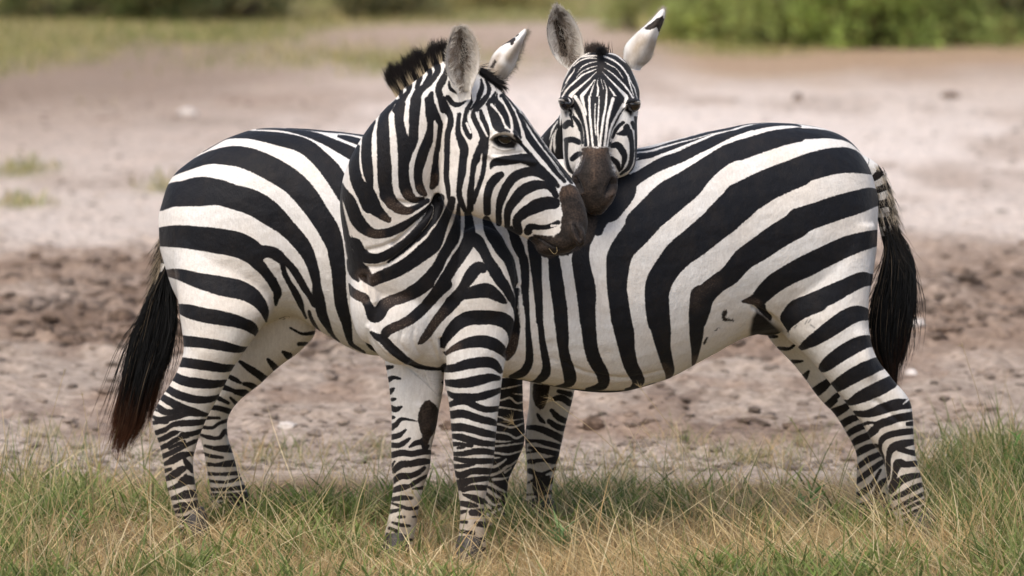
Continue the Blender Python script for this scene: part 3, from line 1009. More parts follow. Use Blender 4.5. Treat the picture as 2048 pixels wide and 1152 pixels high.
    M.o(740, 900, 5.12)
    M.k(855,220,30, 930,260,72, 1030,222,62, 1140,216,72, 1255,222,60); M.k(880,332,42, 940,340,92, 1030,312,62, 1120,300,56, 1235,290,46); M.k(915,392,50, 945,390,42)
    M.k(955,412,40, 1050,386,56, 1210,390,56); M.k(955,455,20, 1060,490,62, 1130,520,62, 1185,530,56); M.k(922,545,52, 1010,560,62, 1095,576,32)
    M.k(922,640,40, 980,626,30); M.k(1040,640,62, 1185,640,82); M.k(930,735,30, 990,740,30); M.k(1090,755,50, 1205,770,60)
    M.k(915,830,30, 1060,850,40); M.k(905,920,40, 1100,930,50, 1200,900,40); M.k(900,1010,40, 1210,1020,50)
    # far foreleg (inner side)
    M.o(740, 720, 5.12)
    M.k(160,80,42, 230,70,18); M.k(185,205,44, 240,180,30, 310,192,12); M.k(208,325,54, 245,293,20); M.k(235,405,32, 262,398,22)
    M.k(215,490,54, 270,506,52, 325,478,16); M.k(225,590,40, 250,588,26); M.k(222,692,64, 270,662,50, 315,610,38, 375,606,22, 480,628,10); M.k(220,792,54, 300,770,52, 368,715,18)
    M.k(218,872,52, 310,870,52, 380,822,40, 412,800,16); M.k(405,888,20, 470,850,52, 545,840,60); M.k(235,972,62, 330,950,66, 430,960,62, 540,940,62, 635,948,38)
    M.k(540,830,60, 570,900,60, 600,880,30)
    M.o(740, 900, 5.12)
    M.k(225,165,30, 258,115,16); M.k(245,215,50, 320,150,72, 420,140,66, 530,120,72, 630,118,38); M.k(240,325,46, 310,270,66, 400,265,62, 480,240,52, 555,185,38)
    M.k(245,412,52, 320,386,66, 400,370,42, 480,320,46, 570,265,28); M.k(440,398,16, 535,388,36); M.k(235,505,40, 330,490,52, 430,492,30)
    M.k(225,545,18, 300,570,32, 400,602,36, 505,588,28); M.k(210,632,40, 305,612,28); M.k(295,685,32, 350,686,24); M.k(435,686,18, 492,680,20)
    M.k(225,740,18, 310,766,36, 405,778,24); M.k(200,800,30, 275,832,34); M.k(175,860,24, 250,912,36, 330,932,30, 445,920,28)
    M.k(195,970,28, 290,996,36, 400,990,14); M.k(215,1042,40, 325,1050,38); M.k(200,1120,30, 420,1110,36)
    # sheath and groin darkened, and the top of the far hind leg
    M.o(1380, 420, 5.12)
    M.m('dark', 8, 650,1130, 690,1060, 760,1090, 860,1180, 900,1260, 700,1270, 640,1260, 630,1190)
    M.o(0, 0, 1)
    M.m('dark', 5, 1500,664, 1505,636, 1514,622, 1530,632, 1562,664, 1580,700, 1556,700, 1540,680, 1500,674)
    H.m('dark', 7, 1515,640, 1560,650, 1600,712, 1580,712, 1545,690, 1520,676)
    M.o(1380, 420, 5.12)
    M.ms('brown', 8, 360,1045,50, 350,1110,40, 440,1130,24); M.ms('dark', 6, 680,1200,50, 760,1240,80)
    M.ms('brown', 5, 180,1300,20, 150,1360,24); M.ms('brown', 5, 260,1230,10, 300,1200,14)
    M.ms('rub', 26, 240,720,20, 90,830,30, 50,960,20); M.ms('rub', 6, 560,940,50, 680,960,90); M.ms('rub', 5, 1890,260,60, 1910,330,60); M.ms('rub', 5, 1840,700,50)
    M.ms('rub', 6, 30,1500,10)
    M.o(1480, 600, 5.12)
    M.ms('dark', 2, 668,245,6, 690,205,6); M.ms('dark', 2, 700,232,6, 725,200,6); M.ms('dark', 2, 725,255,8, 765,285,6); M.ms('dark', 2, 560,285,8, 580,262,6)
    M.c(0.012, 150,80,50, 330,190,50, 470,360,46)
    M.c(-0.010, 1240,380,160, 1330,760,120)
    M.c(0.007, 1390,1040,70, 1640,1250,60)
    M.o(1020, 580, 5.12)
    M.ms('rub', 5, 1590,800,110, 1640,880,110); M.ms('rub', 5, 1300,940,120); M.ms('rub', 5, 1900,700,60, 1880,770,40)
    M.c(0.004, 560,740,40, 800,850,40, 1200,900,40, 1600,820,40)
    M.c(0.006, 420,560,120, 440,700,110)
    return M, H

def ear_pattern_a():
    E, G = Layer(), Layer()
    E.o(740, 40, 6.4)
    E.m('rub', 6, 0,0, 1,0, 1,1)
    E.ms('dirt_tone', 10, 1180,230,120, 1200,420,170, 1180,600,140); E.ms('brown', 9, 1170,220,70, 1210,400,90, 1180,600,60)  # inside of the ear toned greyer and darker, most along the middle
    E.ms('brown', 8, 1190,640,18, 1185,740,22)
    E.ms('dirt_tone', 12, 1060,250,60, 1040,600,80, 1120,780,60); E.ms('dirt_tone', 30, 1340,280,90, 1360,480,80, 1290,650,80)
    E.k(1035,225,10, 990,370,12, 975,520,10, 1000,700,12, 1080,830,10)
    G.o(740, 40, 6.4)
    G.ms('brown', 3, 1670,320,30, 1760,270,40, 1840,250,50); G.ms('brown', 2, 1860,215,16, 1900,185,16)
    G.m('brown', 3, 1665,335, 1700,300, 1800,250, 1855,235, 1840,310, 1810,330, 1790,290, 1730,300)
    G.ms('dirt_tone', 5, 1650,450,60, 1590,540,110, 1550,610,100); G.ms('dirt_tone', 5, 1420,510,90, 1520,490,70); G.ms('brown', 7, 1600,530,40, 1560,600,40)
    G.ms('dirt_tone', 8, 1780,480,130, 1900,330,90); G.ms('dirt_tone', 8, 1480,470,170, 1650,680,230); G.ms('dirt_tone', 10, 1650,440,120)
    return E, G

def zebra_a():
    b = Body()
    # trunk
    b.loft([(1757,395,1754,500,.13,.06),(1738,332,1738,590,.12,.15),(1705,287,1715,640,.11,.20),(1650,257,1660,655,.09,.235),(1580,246,1590,660,.06,.25),
            (1500,247,1500,672,.02,.26),(1420,262,1420,712,-.03,.275),(1340,281,1340,755,-.08,.285),(1260,300,1260,780,-.14,.285),(1180,314,1180,784,-.19,.275),
            (1100,320,1100,771,-.25,.255),(1020,330,1030,757,-.31,.24),(950,360,960,750,-.36,.225),(880,400,880,738,-.41,.205),(800,440,806,722,-.45,.18),
            (742,480,748,672,-.48,.135),(705,520,707,600,-.50,.06)], 0, 'trunk')
    # near hind leg
    b.loft([(1560,450,1750,450,.0,.10),(1520,600,1738,590,-.02,.125),(1562,664,1737,640,-.03,.12),(1598,697,1740,680,-.04,.10),(1636,737,1755,718,-.05,.082),
            (1675,787,1785,757,-.05,.066),(1707,827,1818,799,-.05,.056),(1727,853,1826,835,-.05,.05),(1746,888,1828,875,-.05,.043),(1764,917,1832,912,-.05,.04),
            (1773,962,1843,952,-.05,.04),(1779,1000,1850,1000,-.05,.043),(1790,1040,1858,1040,-.05,.042),(1800,1075,1868,1075,-.05,.044)], 0)
    # far hind leg
    b.loft([(1540,560,1700,560,.24,.11),(1530,660,1700,680,.26,.10),(1588,730,1705,740,.27,.076),(1636,795,1730,790,.27,.062),(1666,825,1750,820,.27,.056),
            (1690,862,1762,850,.27,.05),(1711,905,1772,895,.27,.042),(1713,948,1776,940,.27,.04),(1712,995,1778,1000,.27,.043),(1712,1035,1775,1035,.27,.043),(1716,1052,1778,1052,.27,.045)], 1)
    # far foreleg
    b.loft([(762,640,890,660,-.40,.085),(771,730,888,745,-.41,.08),(779,775,886,785,-.42,.074),(783,818,879,822,-.42,.066),(784,857,873,858,-.42,.06),
            (783,896,865,892,-.42,.056),(784,935,860,935,-.42,.05),(787,970,848,968,-.42,.042),(782,1009,838,1011,-.42,.04),(775,1042,834,1042,-.42,.046),
            (770,1070,830,1068,-.42,.043),(772,1092,826,1090,-.42,.042),(776,1108,826,1106,-.42,.044)], 0)
    # near foreleg and shoulder
    b.loft([(890,440,1030,430,-.45,.07),(876,520,1046,500,-.47,.105),(876,600,1050,600,-.49,.125),(882,680,1028,680,-.50,.115),(886,720,1011,720,-.51,.10),
            (890,763,1004,763,-.51,.09),(896,800,1000,800,-.51,.08),(901,850,994,850,-.51,.07),(905,892,990,892,-.51,.063),(907,930,986,930,-.51,.056),
            (914,968,978,966,-.51,.046),(920,1010,970,1010,-.51,.04),(919,1042,972,1042,-.51,.045),(917,1070,975,1070,-.51,.043),(918,1108,975,1108,-.51,.044)], 0)
    b.blob(962, 560, -.57, 70, 110, .07)
    b.blob(800, 640, -.56, 70, 90, .09)
    b.blob(742, 600, -.54, 42, 90, .09)
    # neck
    b.loft([(712,640,960,640,-.44,.15),(699,590,965,580,-.46,.185),(694,535,945,500,-.50,.18),(686,470,915,430,-.54,.165),(680,410,885,392,-.57,.15),(690,345,885,352,-.60,.135),
            (721,278,890,318,-.62,.12),(762,226,905,285,-.63,.105),(800,188,920,260,-.64,.095),(845,150,920,250,-.65,.085),(890,125,925,220,-.66,.07)], 0, 'neck')
    b.loft([(795,180,830,215,-.62,.05),(830,160,860,200,-.63,.05),(880,122,900,180,-.64,.05),(930,128,930,170,-.65,.05)], 0)
    # head
    b.loft([(898,128,880,330,-.65,.055),(918,126,876,372,-.66,.078),(948,138,882,394,-.66,.094),(985,163,910,412,-.665,.102),(1013,192,934,426,-.67,.105),(1039,218,957,436,-.67,.104),(1062,248,981,443,-.67,.097),
            (1085,279,1005,453,-.67,.087),(1108,308,1031,467,-.67,.077),(1130,338,1054,478,-.665,.068),(1149,366,1070,490,-.66,.062),(1162,393,1082,502,-.66,.060),
            (1171,420,1098,512,-.66,.060),(1176,446,1121,510,-.66,.056),(1172,470,1142,505,-.66,.042)], 0, 'head', egg=.12)
    b.blob(935, 350, -.70, 55, 85, .07, 0, 12)      # cheek
    b.blob(1005, 268, -.755, 34, 20, .034, 0, 20)   # brow
    b.blob(1155, 470, -.705, 16, 26, .026, 0, -20)  # nostril side
    b.blob(1098, 495, -.67, 28, 17, .040, 0, 0)     # chin
    # sheath
    b.blob(1520, 655, .08, 45, 15, .05, 0, 8); b.blob(1498, 660, .06, 10, 12, .02)
    # extra: ears and tail dock
    EP, GP = ear_pattern_a()
    e1, in1, S1 = ear([(930,200,12),(928,184,14),(926,168,21),(925,150,29),(925,134,33),(925,115,34),(925,95,31),(923,76,25),(921,62,17),(920,55,10),(920,52,4)], -.785, .05, EP)
    e2, in2, S2 = ear([(985,168,12),(992,150,20),(1003,128,25),(1016,108,22),(1028,92,15),(1039,77,9),(1047,66,6),(1051,58,2)], -.60, -.05, GP)
    p = lambda x, y, Y, r: (*at(x, y, Y), r)
    tv, tf, tt, tq = tube_mesh([p(1700,318,.12,.028), p(1741,342,.145,.031), p(1757,372,.16,.030), p(1767,410,.165,.028), p(1774,455,.165,.025), p(1782,500,.165,.022), p(1786,560,.165,.016), p(1788,610,.165,.010)])
    n = len(tv)
    ta = {k: np.zeros(n) for k in ('brown', 'dark', 'rub', 'tan', 'disp', 'dirt_tone')}
    ph = tt * 8.5
    ta['sd'] = np.where(tt < .07, 20, (np.abs((ph % 1) - .5) - .25) * 40) - 30 * sstep(.62, .8, tt)
    ta['rub'] = sstep(.5, .2, tt) * .3
    M, H = pattern_a()
    me = b.finish('zebra_body', .0062, {0: M, 1: H}, [e1, e2, (tv, tf, ta)], fine=lambda u, v, c, l: (l == 0) & (u > 850) & (u < 1200) & (v < 530) & (c[:, 1] < -.58))
    base = at(1300, 1090, -.1); base[2] = 0
    root = thing('zebra', 'front zebra with its rump at right, head turned back over its flank in profile', 'zebra', tuple(base), 'pair of zebras standing in the grass')
    link('body', me, MAT_COAT, root)
    # eye
    c, nn = b.surface_at(1010, 281, 0)
    eyeball('eye', c + np.array([0, .0165, -.001]), .0265, root)
    # eyelashes
    N = 70
    s = np.linspace(0, 1, N)
    lx, ly = 988 + 40 * s, 277 - 11 * np.sin(s * math.pi) + 8 * s
    rt = np.array([at(x, y, c[1] - .001) for x, y in zip(lx, ly)])
    dr = np.stack([(s - .4) * .8 + .2, -1.0 + 0 * s, -.35 + 0 * s], 1) + rng.normal(0, .12, (N, 3))
    hair_obj('eyelashes', [strands(rt, dr, .018, .0006, .25, segs=5, col0=(.012, .01, .009), col1=(.012, .01, .009))], root)
    # mane: stiff brush on the crest
    parts = []
    crest = crom([(802,197,-.615),(816,185,-.62),(835,170,-.625),(858,152,-.63),(880,136,-.635),(902,128,-.64),(930,128,-.645),(955,140,-.65)], 20)
    N = 9000
    K = 130
    cu = np.sort(rng.uniform(0, .80, K)); cu[0] = .005
    ci = rng.integers(0, K, N)
    u = np.clip(cu[ci] + rng.normal(0, .014, N), 0, .80)
    def on_crest(uu):
        k = np.clip((uu * (len(crest) - 1)).astype(int), 0, len(crest) - 2)
        q = crest[k] + (crest[k + 1] - crest[k]) * ((uu * (len(crest) - 1)) - k)[:, None]
        return np.array([at(x, y + 5, Y) for x, y, Y in q])
    clen = (.094 + .022 * rng.uniform(0, 1, K)) * np.interp(cu, [0, .1, .3, .6, .8], [.86, .98, .96, .78, .66])
    cang = np.interp(cu, [0, .25, .5, .8], [122, 115, 104, 93]) + rng.normal(0, 4, K)
    coff = rng.normal(0, .010, K)
    rt = on_crest(u) + rng.normal(0, 1, (N, 3)) * np.array([.002, .012, .002])
    ang = np.interp(u, [0, .25, .5, .8], [122, 115, 103, 92]) + rng.normal(0, 4, N)
    dr = np.stack([np.cos(np.radians(ang)), rng.normal(0, .10, N), np.sin(np.radians(ang))], 1)
    tip = on_crest(cu) + np.stack([np.cos(np.radians(cang)), coff * 0, np.sin(np.radians(cang))], 1) * clen[:, None] + np.array([0, 1, 0]) * coff[:, None]
    fr = np.clip(rng.normal(.84, .13, N), .4, 1.12)
    ln = clen[ci] * fr
    tg = rt + (tip[ci] - rt) * fr[:, None]
    band = (np.sin(u * 2 * math.pi * 6.8 / .80 + .9) > .1)
    c0 = np.where(band[:, None], np.array([.62, .50, .33]), np.array([.014, .013, .014]))
    c1 = np.array([.008, .007, .007]) + rng.uniform(0, .007, (N, 1)) * np.array([1.6, .9, .6])
    spl = (np.interp(u, [0, .8], [.048, .038]) + rng.normal(0, .006, N)) / ln
    parts.append(strands(rt, dr, ln, .0009, .0, wob=.012, col0=c0, col1=c1, split=spl, bundle=(tg, .6), bexp=4.0))
    # the mane runs on down the far side of the neck to the withers
    cr2 = crom([tuple(at(822,200,-.585)), tuple(at(806,240,-.51)), tuple(at(806,290,-.45)), tuple(at(830,335,-.40)), tuple(at(870,365,-.37))], 20)
    N = 2600
    k = rng.integers(0, len(cr2) - 1, N)
    rt = cr2[k] + rng.normal(0, .008, (N, 3)) + np.array([0, .03, 0])
    dr = np.stack([rng.normal(.1, .1, N), .95 + rng.normal(0, .12, N), .25 + rng.normal(0, .12, N)], 1)
    parts.append(strands(rt, dr, rng.uniform(.035, .06, N), .0011, .0, wob=.015, col0=(.25, .2, .14), col1=(.015, .012, .011), split=.4))
    # forelock
    N = 900
    u = rng.uniform(0, 1, N)
    rt = np.array([at(952 + 40 * a, 138 + 30 * a - 3, -.665 + rng.normal(0, .012)) for a in u])
    dr = np.stack([.55 + rng.normal(0, .15, N), -.15 + rng.normal(0, .15, N), -.25 + rng.normal(0, .2, N)], 1)
    parts.append(strands(rt, dr, rng.uniform(.025, .05, N), .0009, .25, col0=(.012, .011, .012), col1=(.014, .012, .011)))
    hair_obj('mane', parts, root)
    # ear hair
    parts = []
    N = 1000
    gj, gi = rng.integers(4, 34, N), rng.integers(2, 23, N)
    uu = (gi / 24 - .5) * 2
    rt = in1[np.minimum(gj, in1.shape[0] - 1), gi] + rng.normal(0, .0015, (N, 3)) - np.array([0, .002, 0])
    dr = np.stack([-uu * .9 + rng.normal(0, .25, N), -.55 + rng.normal(0, .2, N), .75 + rng.normal(0, .3, N)], 1)
    dk = fbm(uu * 2.2 + 3, gj / 9.0, 3, 8)[:, None] < (.58 - .30 * np.abs(uu) ** 1.5)[:, None]
    c0 = np.where(dk, np.array([.30, .24, .19]), np.array([.85, .80, .72])) * rng.uniform(.75, 1.15, (N, 1))
    parts.append(strands(rt, dr, rng.uniform(.014, .032, N), .0006, .1, wob=.1, segs=5, col0=c0, col1=c0 * .9))
    jj = rng.integers(2, 38, 500)
    sd = rng.integers(0, 2, 500) * 24
    rt = in1[np.minimum(jj, in1.shape[0] - 1), sd]
    dr = np.stack([np.where(sd == 0, -.35, .35) + rng.normal(0, .3, 500), rng.normal(-.3, .3, 500), .8 + rng.normal(0, .2, 500)], 1)
    parts.append(strands(rt, dr, rng.uniform(.006, .013, 500), .0005, 0, segs=4, col0=(.62, .56, .48), col1=(.62, .56, .48)))
    jj = rng.integers(3, 36, 420)
    rt = in2[np.minimum(jj, in2.shape[0] - 1), np.full(420, 24 if in2[15, 24, 0] > in2[15, 0, 0] else 0)]
    dr = np.stack([.55 + rng.normal(0, .3, 420), rng.normal(0, .4, 420), -.1 + rng.normal(0, .4, 420)], 1)
    parts.append(strands(rt, dr, rng.uniform(.008, .022, 420), .0005, 0, segs=4, col0=(.40, .35, .29), col1=(.30, .25, .2)))
    hair_obj('ear_hair', parts, root)
    # tail tuft
    parts = []
    N = 3800
    ys = [330, 400, 430, 480, 520, 560, 600, 650, 700, 740, 790]
    xl = [1722, 1752, 1766, 1770, 1766, 1757, 1745, 1740, 1748, 1766, 1784]
    xr = [1748, 1784, 1792, 1814, 1828, 1832, 1831, 1824, 1813, 1802, 1795]
    dk = ([330, 372, 410, 455, 500, 560, 610], [1741, 1757, 1767, 1774, 1782, 1784, 1784])
    P, s_, lk = tail_hair(N, ys, xl, xr, lambda s, n: 425 + 190 * rng.uniform(0, 1, n) ** .8, lambda l, n: np.interp(l, [0, .3, .6, 1], [705, 770, 765, 690]) + rng.normal(0, 24, n) - 90 * (rng.uniform(0, 1, n) < .35) * rng.uniform(0, 1, n), .165, [.08, .3, .5, .7, .92], dk)
    c0 = np.full((N, 3), .0075)
    c0[rng.uniform(0, 1, N) < .05] = (.10, .075, .05)
    c1 = np.where((rng.uniform(0, 1, N) < .3)[:, None], np.array([.06, .026, .015]), np.array([.009, .007, .007]))
    parts.append(hairs_along(P, .0011, c0, c1, .8))
    # banded hair on the dock, flaring outwards
    N = 1500
    u = rng.uniform(.12, .70, N)
    k = (u * (len(tq) - 1)).astype(int)
    rt = tq[k, :3] + np.array([1, 0, .3]) * tq[k, 3:4] * rng.uniform(-.6, 1, (N, 1)) + rng.normal(0, .004, (N, 3)) - np.array([0, .6, 0]) * tq[k, 3:4]
    dr = np.stack([.42 + rng.normal(0, .16, N), rng.normal(-.1, .2, N), -.9 + rng.normal(0, .12, N)], 1)
    stripe = (np.sin(u * 8.5 * 2 * math.pi + 1.57) > .0) & (u < .56)
    c0 = np.where(stripe[:, None], np.array([.52, .44, .34]), np.array([.010, .009, .009]))
    c1 = np.where((u < .40)[:, None], c0, np.array([.05, .04, .03]))
    parts.append(strands(rt, dr, np.interp(u, [.12, .35, .55, .7], [.012, .035, .085, .12]) * rng.uniform(.6, 1.2, N), .0009, .15, wob=.03, segs=6, col0=c0, col1=c1, split=.7))
    hair_obj('tail_tuft', parts, root)
    hoof(1836, 1070, -.05, 62, root, .2); hoof(1748, 1045, .27, 60, root); hoof(800, 1100, -.42, 54, root, -.2); hoof(945, 1105, -.51, 56, root, -.2)
    return root, b

# =================================================================== zebra facing right, resting its chin on the other's back
def pattern_b():
    M, H, N = Layer(), Layer(), Layer()
    # ---- rump and flank
    M.o(300, 240, 5.12)
    M.k(1400,75,22, 1550,88,26, 1750,108,30, 2040,128,40, 2300,170,50)
    M.k(1095,90,12, 1350,98,24, 1550,130,56, 1700,175,78, 1850,240,96, 2040,335,122, 2300,480,140)
    M.k(1930,170,24, 2060,205,60, 2250,270,70)
    M.k(545,322,8, 700,228,10, 800,180,26, 950,152,78, 1050,158,86, 1300,197,132, 1500,243,152, 1620,300,160, 1720,385,165, 1850,525,185, 1960,690,180, 2060,860,175, 2150,1040,170, 2220,1260,160, 2260,1500,140, 2280,1750,120)
    M.k(235,565,12, 300,520,46, 420,462,82, 600,392,122, 800,372,190, 950,388,212, 1100,440,226, 1300,540,232, 1480,660,228, 1615,810,222, 1720,960,202, 1830,1130,196, 1893,1290,160)
    M.k(105,850,150, 230,770,230, 350,755,252, 520,735,286, 700,745,250, 850,790,236, 1050,850,246, 1225,957,232, 1385,1090,170)
    M.o(300, 440, 5.12)
    M.k(1860,140,170, 1893,266,162, 1928,500,136, 1942,700,122, 1956,860,110, 1995,1000,92)
    M.k(1400,85,165, 1430,110,160, 1570,270,142, 1651,430,106, 1688,560,90, 1712,690,76, 1728,800,105, 1752,920,100, 1772,1000,70, 1815,1080,45, 1848,1145,22)
    M.k(72,190,140, 130,172,185, 300,168,215, 500,190,228, 700,217,245, 900,257,245, 1050,335,222, 1120,420,180, 1180,520,112, 1255,640,86, 1303,740,76, 1292,800,50, 1287,870,12)
    M.k(1150,320,110, 1200,318,100, 1285,350,112, 1350,400,90, 1400,432,64, 1470,510,66, 1540,620,64, 1590,710,58, 1640,780,54, 1690,850,80)
    M.w(1172,410,46, 1205,425,80, 1275,520,86, 1340,600,90)
    M.k(1350,440,40, 1372,530,40, 1385,570,46, 1430,650,42, 1490,750,60, 1540,860,50, 1562,920,22, 1600,1000,10)
    M.k(180,540,60, 300,555,102, 450,605,136, 600,645,165, 750,680,186, 900,710,182, 1010,755,160, 1090,815,132, 1150,890,102, 1180,960,62, 1192,1040,8)
    M.k(300,905,80, 400,935,126, 550,975,136, 700,1000,136, 850,1030,122, 960,1065,102, 1050,1120,82)
    M.ms('rub', 6, 175,530,50, 260,560,70)
    M.o(440, 560, 5.12)
    M.k(1220,0,125, 1245,200,106, 1290,400,96, 1320,560,62, 1350,650,34, 1420,700,24, 1485,738,8)
    M.k(985,60,76, 1005,200,96, 1050,330,76, 1105,450,46, 1150,550,24, 1220,630,8)
    M.k(1460,330,40, 1490,480,52, 1530,600,76, 1560,670,60, 1620,720,36, 1685,750,14)
    M.k(910,320,18, 930,380,24, 970,450,20, 1020,520,10)
    # stripes further along the flank
    M.o(0, 0, 1)
    for i, x in enumerate((775, 835, 893, 950, 1006, 1060)):
        M.k(x-6,270,9, x-12,330,16, x-4,440,22, x,560,22, x+6,650,16, x+16,715,6)
    # ---- near hind leg
    M.o(200, 640, 5.12)
    M.k(1450,30,92, 1540,70,102, 1590,120,62, 1605,168,14)
    M.k(845,215,104, 1000,228,96, 1200,256,93, 1350,288,76, 1440,300,50, 1510,290,18)
    M.k(825,430,90, 950,448,90, 1100,470,90, 1250,492,76, 1370,485,48); M.k(750,575,80, 860,625,90, 1000,648,94, 1150,658,76, 1295,643,54)
    M.k(685,700,60, 780,755,76, 900,798,80, 1030,818,72, 1140,810,56, 1240,772,22)
    M.k(635,790,62, 740,850,78, 860,910,82, 980,950,76, 1080,970,40, 1118,968,8)
    M.k(575,890,74, 680,945,62, 780,935,52, 860,920,40)
    M.w(610,845,14, 660,880,34, 742,905,14)
    M.k(535,985,22, 600,1020,52, 700,1010,56, 800,985,60, 900,960,52, 980,955,60)
    M.w(575,905,14, 598,925,8)
    M.o(200, 840, 5.12)
    M.k(540,30,40, 600,20,50, 680,10,60)
    M.w(560,62,16, 600,50,18, 630,38,10)
    M.k(580,130,50, 680,95,54, 760,50,62, 850,35,66, 960,30,62, 1090,18,50); M.w(690,125,14, 730,98,24, 770,82,22, 818,68,10)
    M.k(595,208,46, 680,175,56, 760,135,56, 850,150,52, 950,140,52, 1055,108,40)
    M.w(690,210,12, 780,165,18, 830,120,10)
    M.k(615,292,46, 700,250,52, 780,200,46, 850,175,40, 905,168,34); M.k(708,290,28, 780,256,36, 862,222,34)
    M.k(632,378,50, 720,340,52, 800,300,52, 880,260,46, 960,225,40, 1035,203,28)
    M.k(650,457,28, 740,415,72, 820,370,72, 900,350,52, 965,350,46); M.k(860,390,30, 900,460,62, 940,510,56, 957,542,16)
    M.k(650,525,42, 722,503,32); M.k(670,608,44, 760,560,78, 830,510,72, 872,495,38)
    M.k(682,716,26, 800,672,56, 880,615,100, 965,630,62); M.k(870,580,40, 885,555,14)
    M.k(718,808,32, 810,785,62, 890,762,87, 1005,752,72); M.k(742,892,28, 830,870,52, 920,855,30, 1000,848,60); M.k(760,946,24, 850,925,52, 950,890,36, 1010,880,26)
    M.k(780,1000,26, 870,1000,32, 990,958,40); M.k(790,1062,30, 900,1040,36, 1010,998,30); M.k(830,1122,40, 950,1090,46, 1040,1058,40); M.k(840,1200,40, 1050,1150,50); M.k(850,1270,40, 1060,1230,40)
    # ---- far hind leg (inner side)
    H.o(440, 560, 5.12)
    H.k(720,490,8, 820,545,12, 900,550,24, 1025,528,22); H.k(805,655,28, 885,655,30); H.k(645,738,20, 700,775,66); H.k(490,815,20, 530,860,46, 585,920,58)
    H.k(205,838,22, 290,900,52, 380,960,62, 475,1030,72); H.k(85,985,32, 150,1020,42, 212,1055,20); H.k(245,1065,28, 310,1080,52, 370,1110,52); H.k(30,1090,42, 140,1138,36); H.k(175,1140,30, 260,1152,46)
    H.m('brown', 14, 480,430, 560,290, 640,160, 720,190, 800,340, 700,380, 580,400)
    H.o(200, 640, 5.12)
    H.k(1260,690,46, 1365,727,30); H.k(1395,740,50, 1510,765,62); H.k(1210,800,42, 1315,852,26); H.k(1335,795,18, 1395,855,34); H.k(1100,895,36, 1220,905,52, 1350,945,52); H.k(1090,1005,36, 1225,1005,22)
    H.k(1050,1100,36, 1150,1105,32, 1220,1060,32, 1310,1030,36)
    H.o(200, 840, 5.12)
    H.k(1030,155,26, 1120,180,42, 1220,185,36, 1280,120,52, 1320,135,60); H.k(1070,265,26, 1180,290,46, 1270,295,72, 1365,290,86); H.k(1050,345,32, 1140,370,36, 1255,385,28)
    H.k(1070,450,42, 1190,460,36, 1290,450,62, 1410,438,76); H.k(1100,550,36, 1250,555,32, 1435,543,46); H.k(1120,625,30, 1280,635,30, 1455,595,40)
    H.k(1120,710,36, 1280,710,36, 1490,688,52); H.k(1130,760,26, 1300,765,26, 1510,758,46); H.k(1120,850,70, 1160,800,26, 1330,810,32, 1520,800,36)
    H.k(1240,860,42, 1400,855,46, 1530,848,62); H.k(1150,920,26, 1280,920,26, 1430,925,32, 1510,925,42); H.k(1160,985,36, 1280,980,42, 1400,990,42, 1500,985,42)
    H.k(1180,1045,40, 1300,1040,42, 1480,1045,46); H.k(1200,1110,50, 1330,1100,52, 1480,1100,62); H.k(1220,1180,50, 1480,1180,50)
    # ---- near foreleg: black with pale lines
    M.o(740, 720, 5.12)
    M.pk(1150,200, 1600,180, 1600,800, 1600,960, 1520,1060, 1440,1200, 1400,1500, 1400,1700, 1420,1850, 1150,1850)
    M.w(1150,330,24, 1345,296,22, 1430,280,26, 1570,252,20); M.w(1468,345,18, 1575,356,26); M.w(1150,420,26, 1340,412,26, 1430,386,28, 1500,440,26, 1575,428,22)
    M.w(1150,490,26, 1330,486,28, 1450,500,22, 1570,522,22); M.w(1150,570,24, 1320,582,22, 1430,620,22, 1570,600,14); M.w(1150,650,22, 1310,656,22, 1450,690,26, 1570,648,20)
    M.w(1150,740,22, 1310,740,22, 1420,760,22, 1500,800,26, 1580,758,22); M.w(1150,830,26, 1300,832,28, 1380,836,20, 1460,830,8); M.w(1150,890,22, 1290,882,24, 1420,870,22, 1570,848,16)
    M.w(1150,950,26, 1280,952,28, 1420,966,24, 1550,930,20); M.w(1150,1000,26, 1270,1002,26, 1340,1000,12); M.w(1150,1100,30, 1270,1092,32, 1340,1060,26, 1400,1015,14)
    M.w(1370,1110,26, 1440,1080,26, 1510,1028,20)
    M.o(740, 900, 5.12)
    M.w(1150,190,26, 1260,172,28, 1330,140,26, 1400,90,12); M.w(1150,260,28, 1260,252,32, 1340,220,32, 1405,168,30); M.w(1260,300,32, 1350,296,30, 1425,278,14)
    M.w(1380,230,26, 1445,188,20); M.w(1150,330,40, 1230,352,42, 1300,390,32, 1410,442,20); M.w(1150,400,40, 1200,412,42, 1260,450,42, 1335,492,24)
    M.w(1150,480,40, 1190,492,42, 1260,560,32, 1340,545,20); M.w(1150,570,50, 1185,572,50, 1235,592,28); M.w(1180,660,40, 1240,650,32, 1320,610,26, 1400,588,20); M.w(1180,700,40, 1230,702,42, 1390,690,20)
    M.w(1200,770,26, 1330,740,22, 1400,738,16); M.w(1200,830,22, 1360,800,20); M.w(1220,882,16, 1380,860,18); M.w(1220,940,16, 1380,920,16)
    # ---- far foreleg (inner side)
    M.m('brown', 4, 1668,240, 1845,260, 1822,400, 1782,490, 1742,515, 1692,470, 1660,380)
    M.o(740, 720, 5.12)
    M.m('brown', 4, 1668,240, 1845,260, 1822,400, 1782,490, 1742,515, 1692,470, 1660,380)
    M.k(1930,318,30, 2050,352,52); M.k(1870,402,34, 1960,390,62, 2050,444,62); M.k(1860,518,38, 1930,590,62, 2025,635,52); M.k(1835,630,50, 1930,690,62, 2010,705,52)
    M.k(1715,558,24, 1750,610,42, 1785,642,22); M.k(1600,690,36, 1720,700,62, 1850,750,72, 1995,825,72); M.k(1585,830,42, 1700,830,32, 1800,850,52, 1950,892,52)
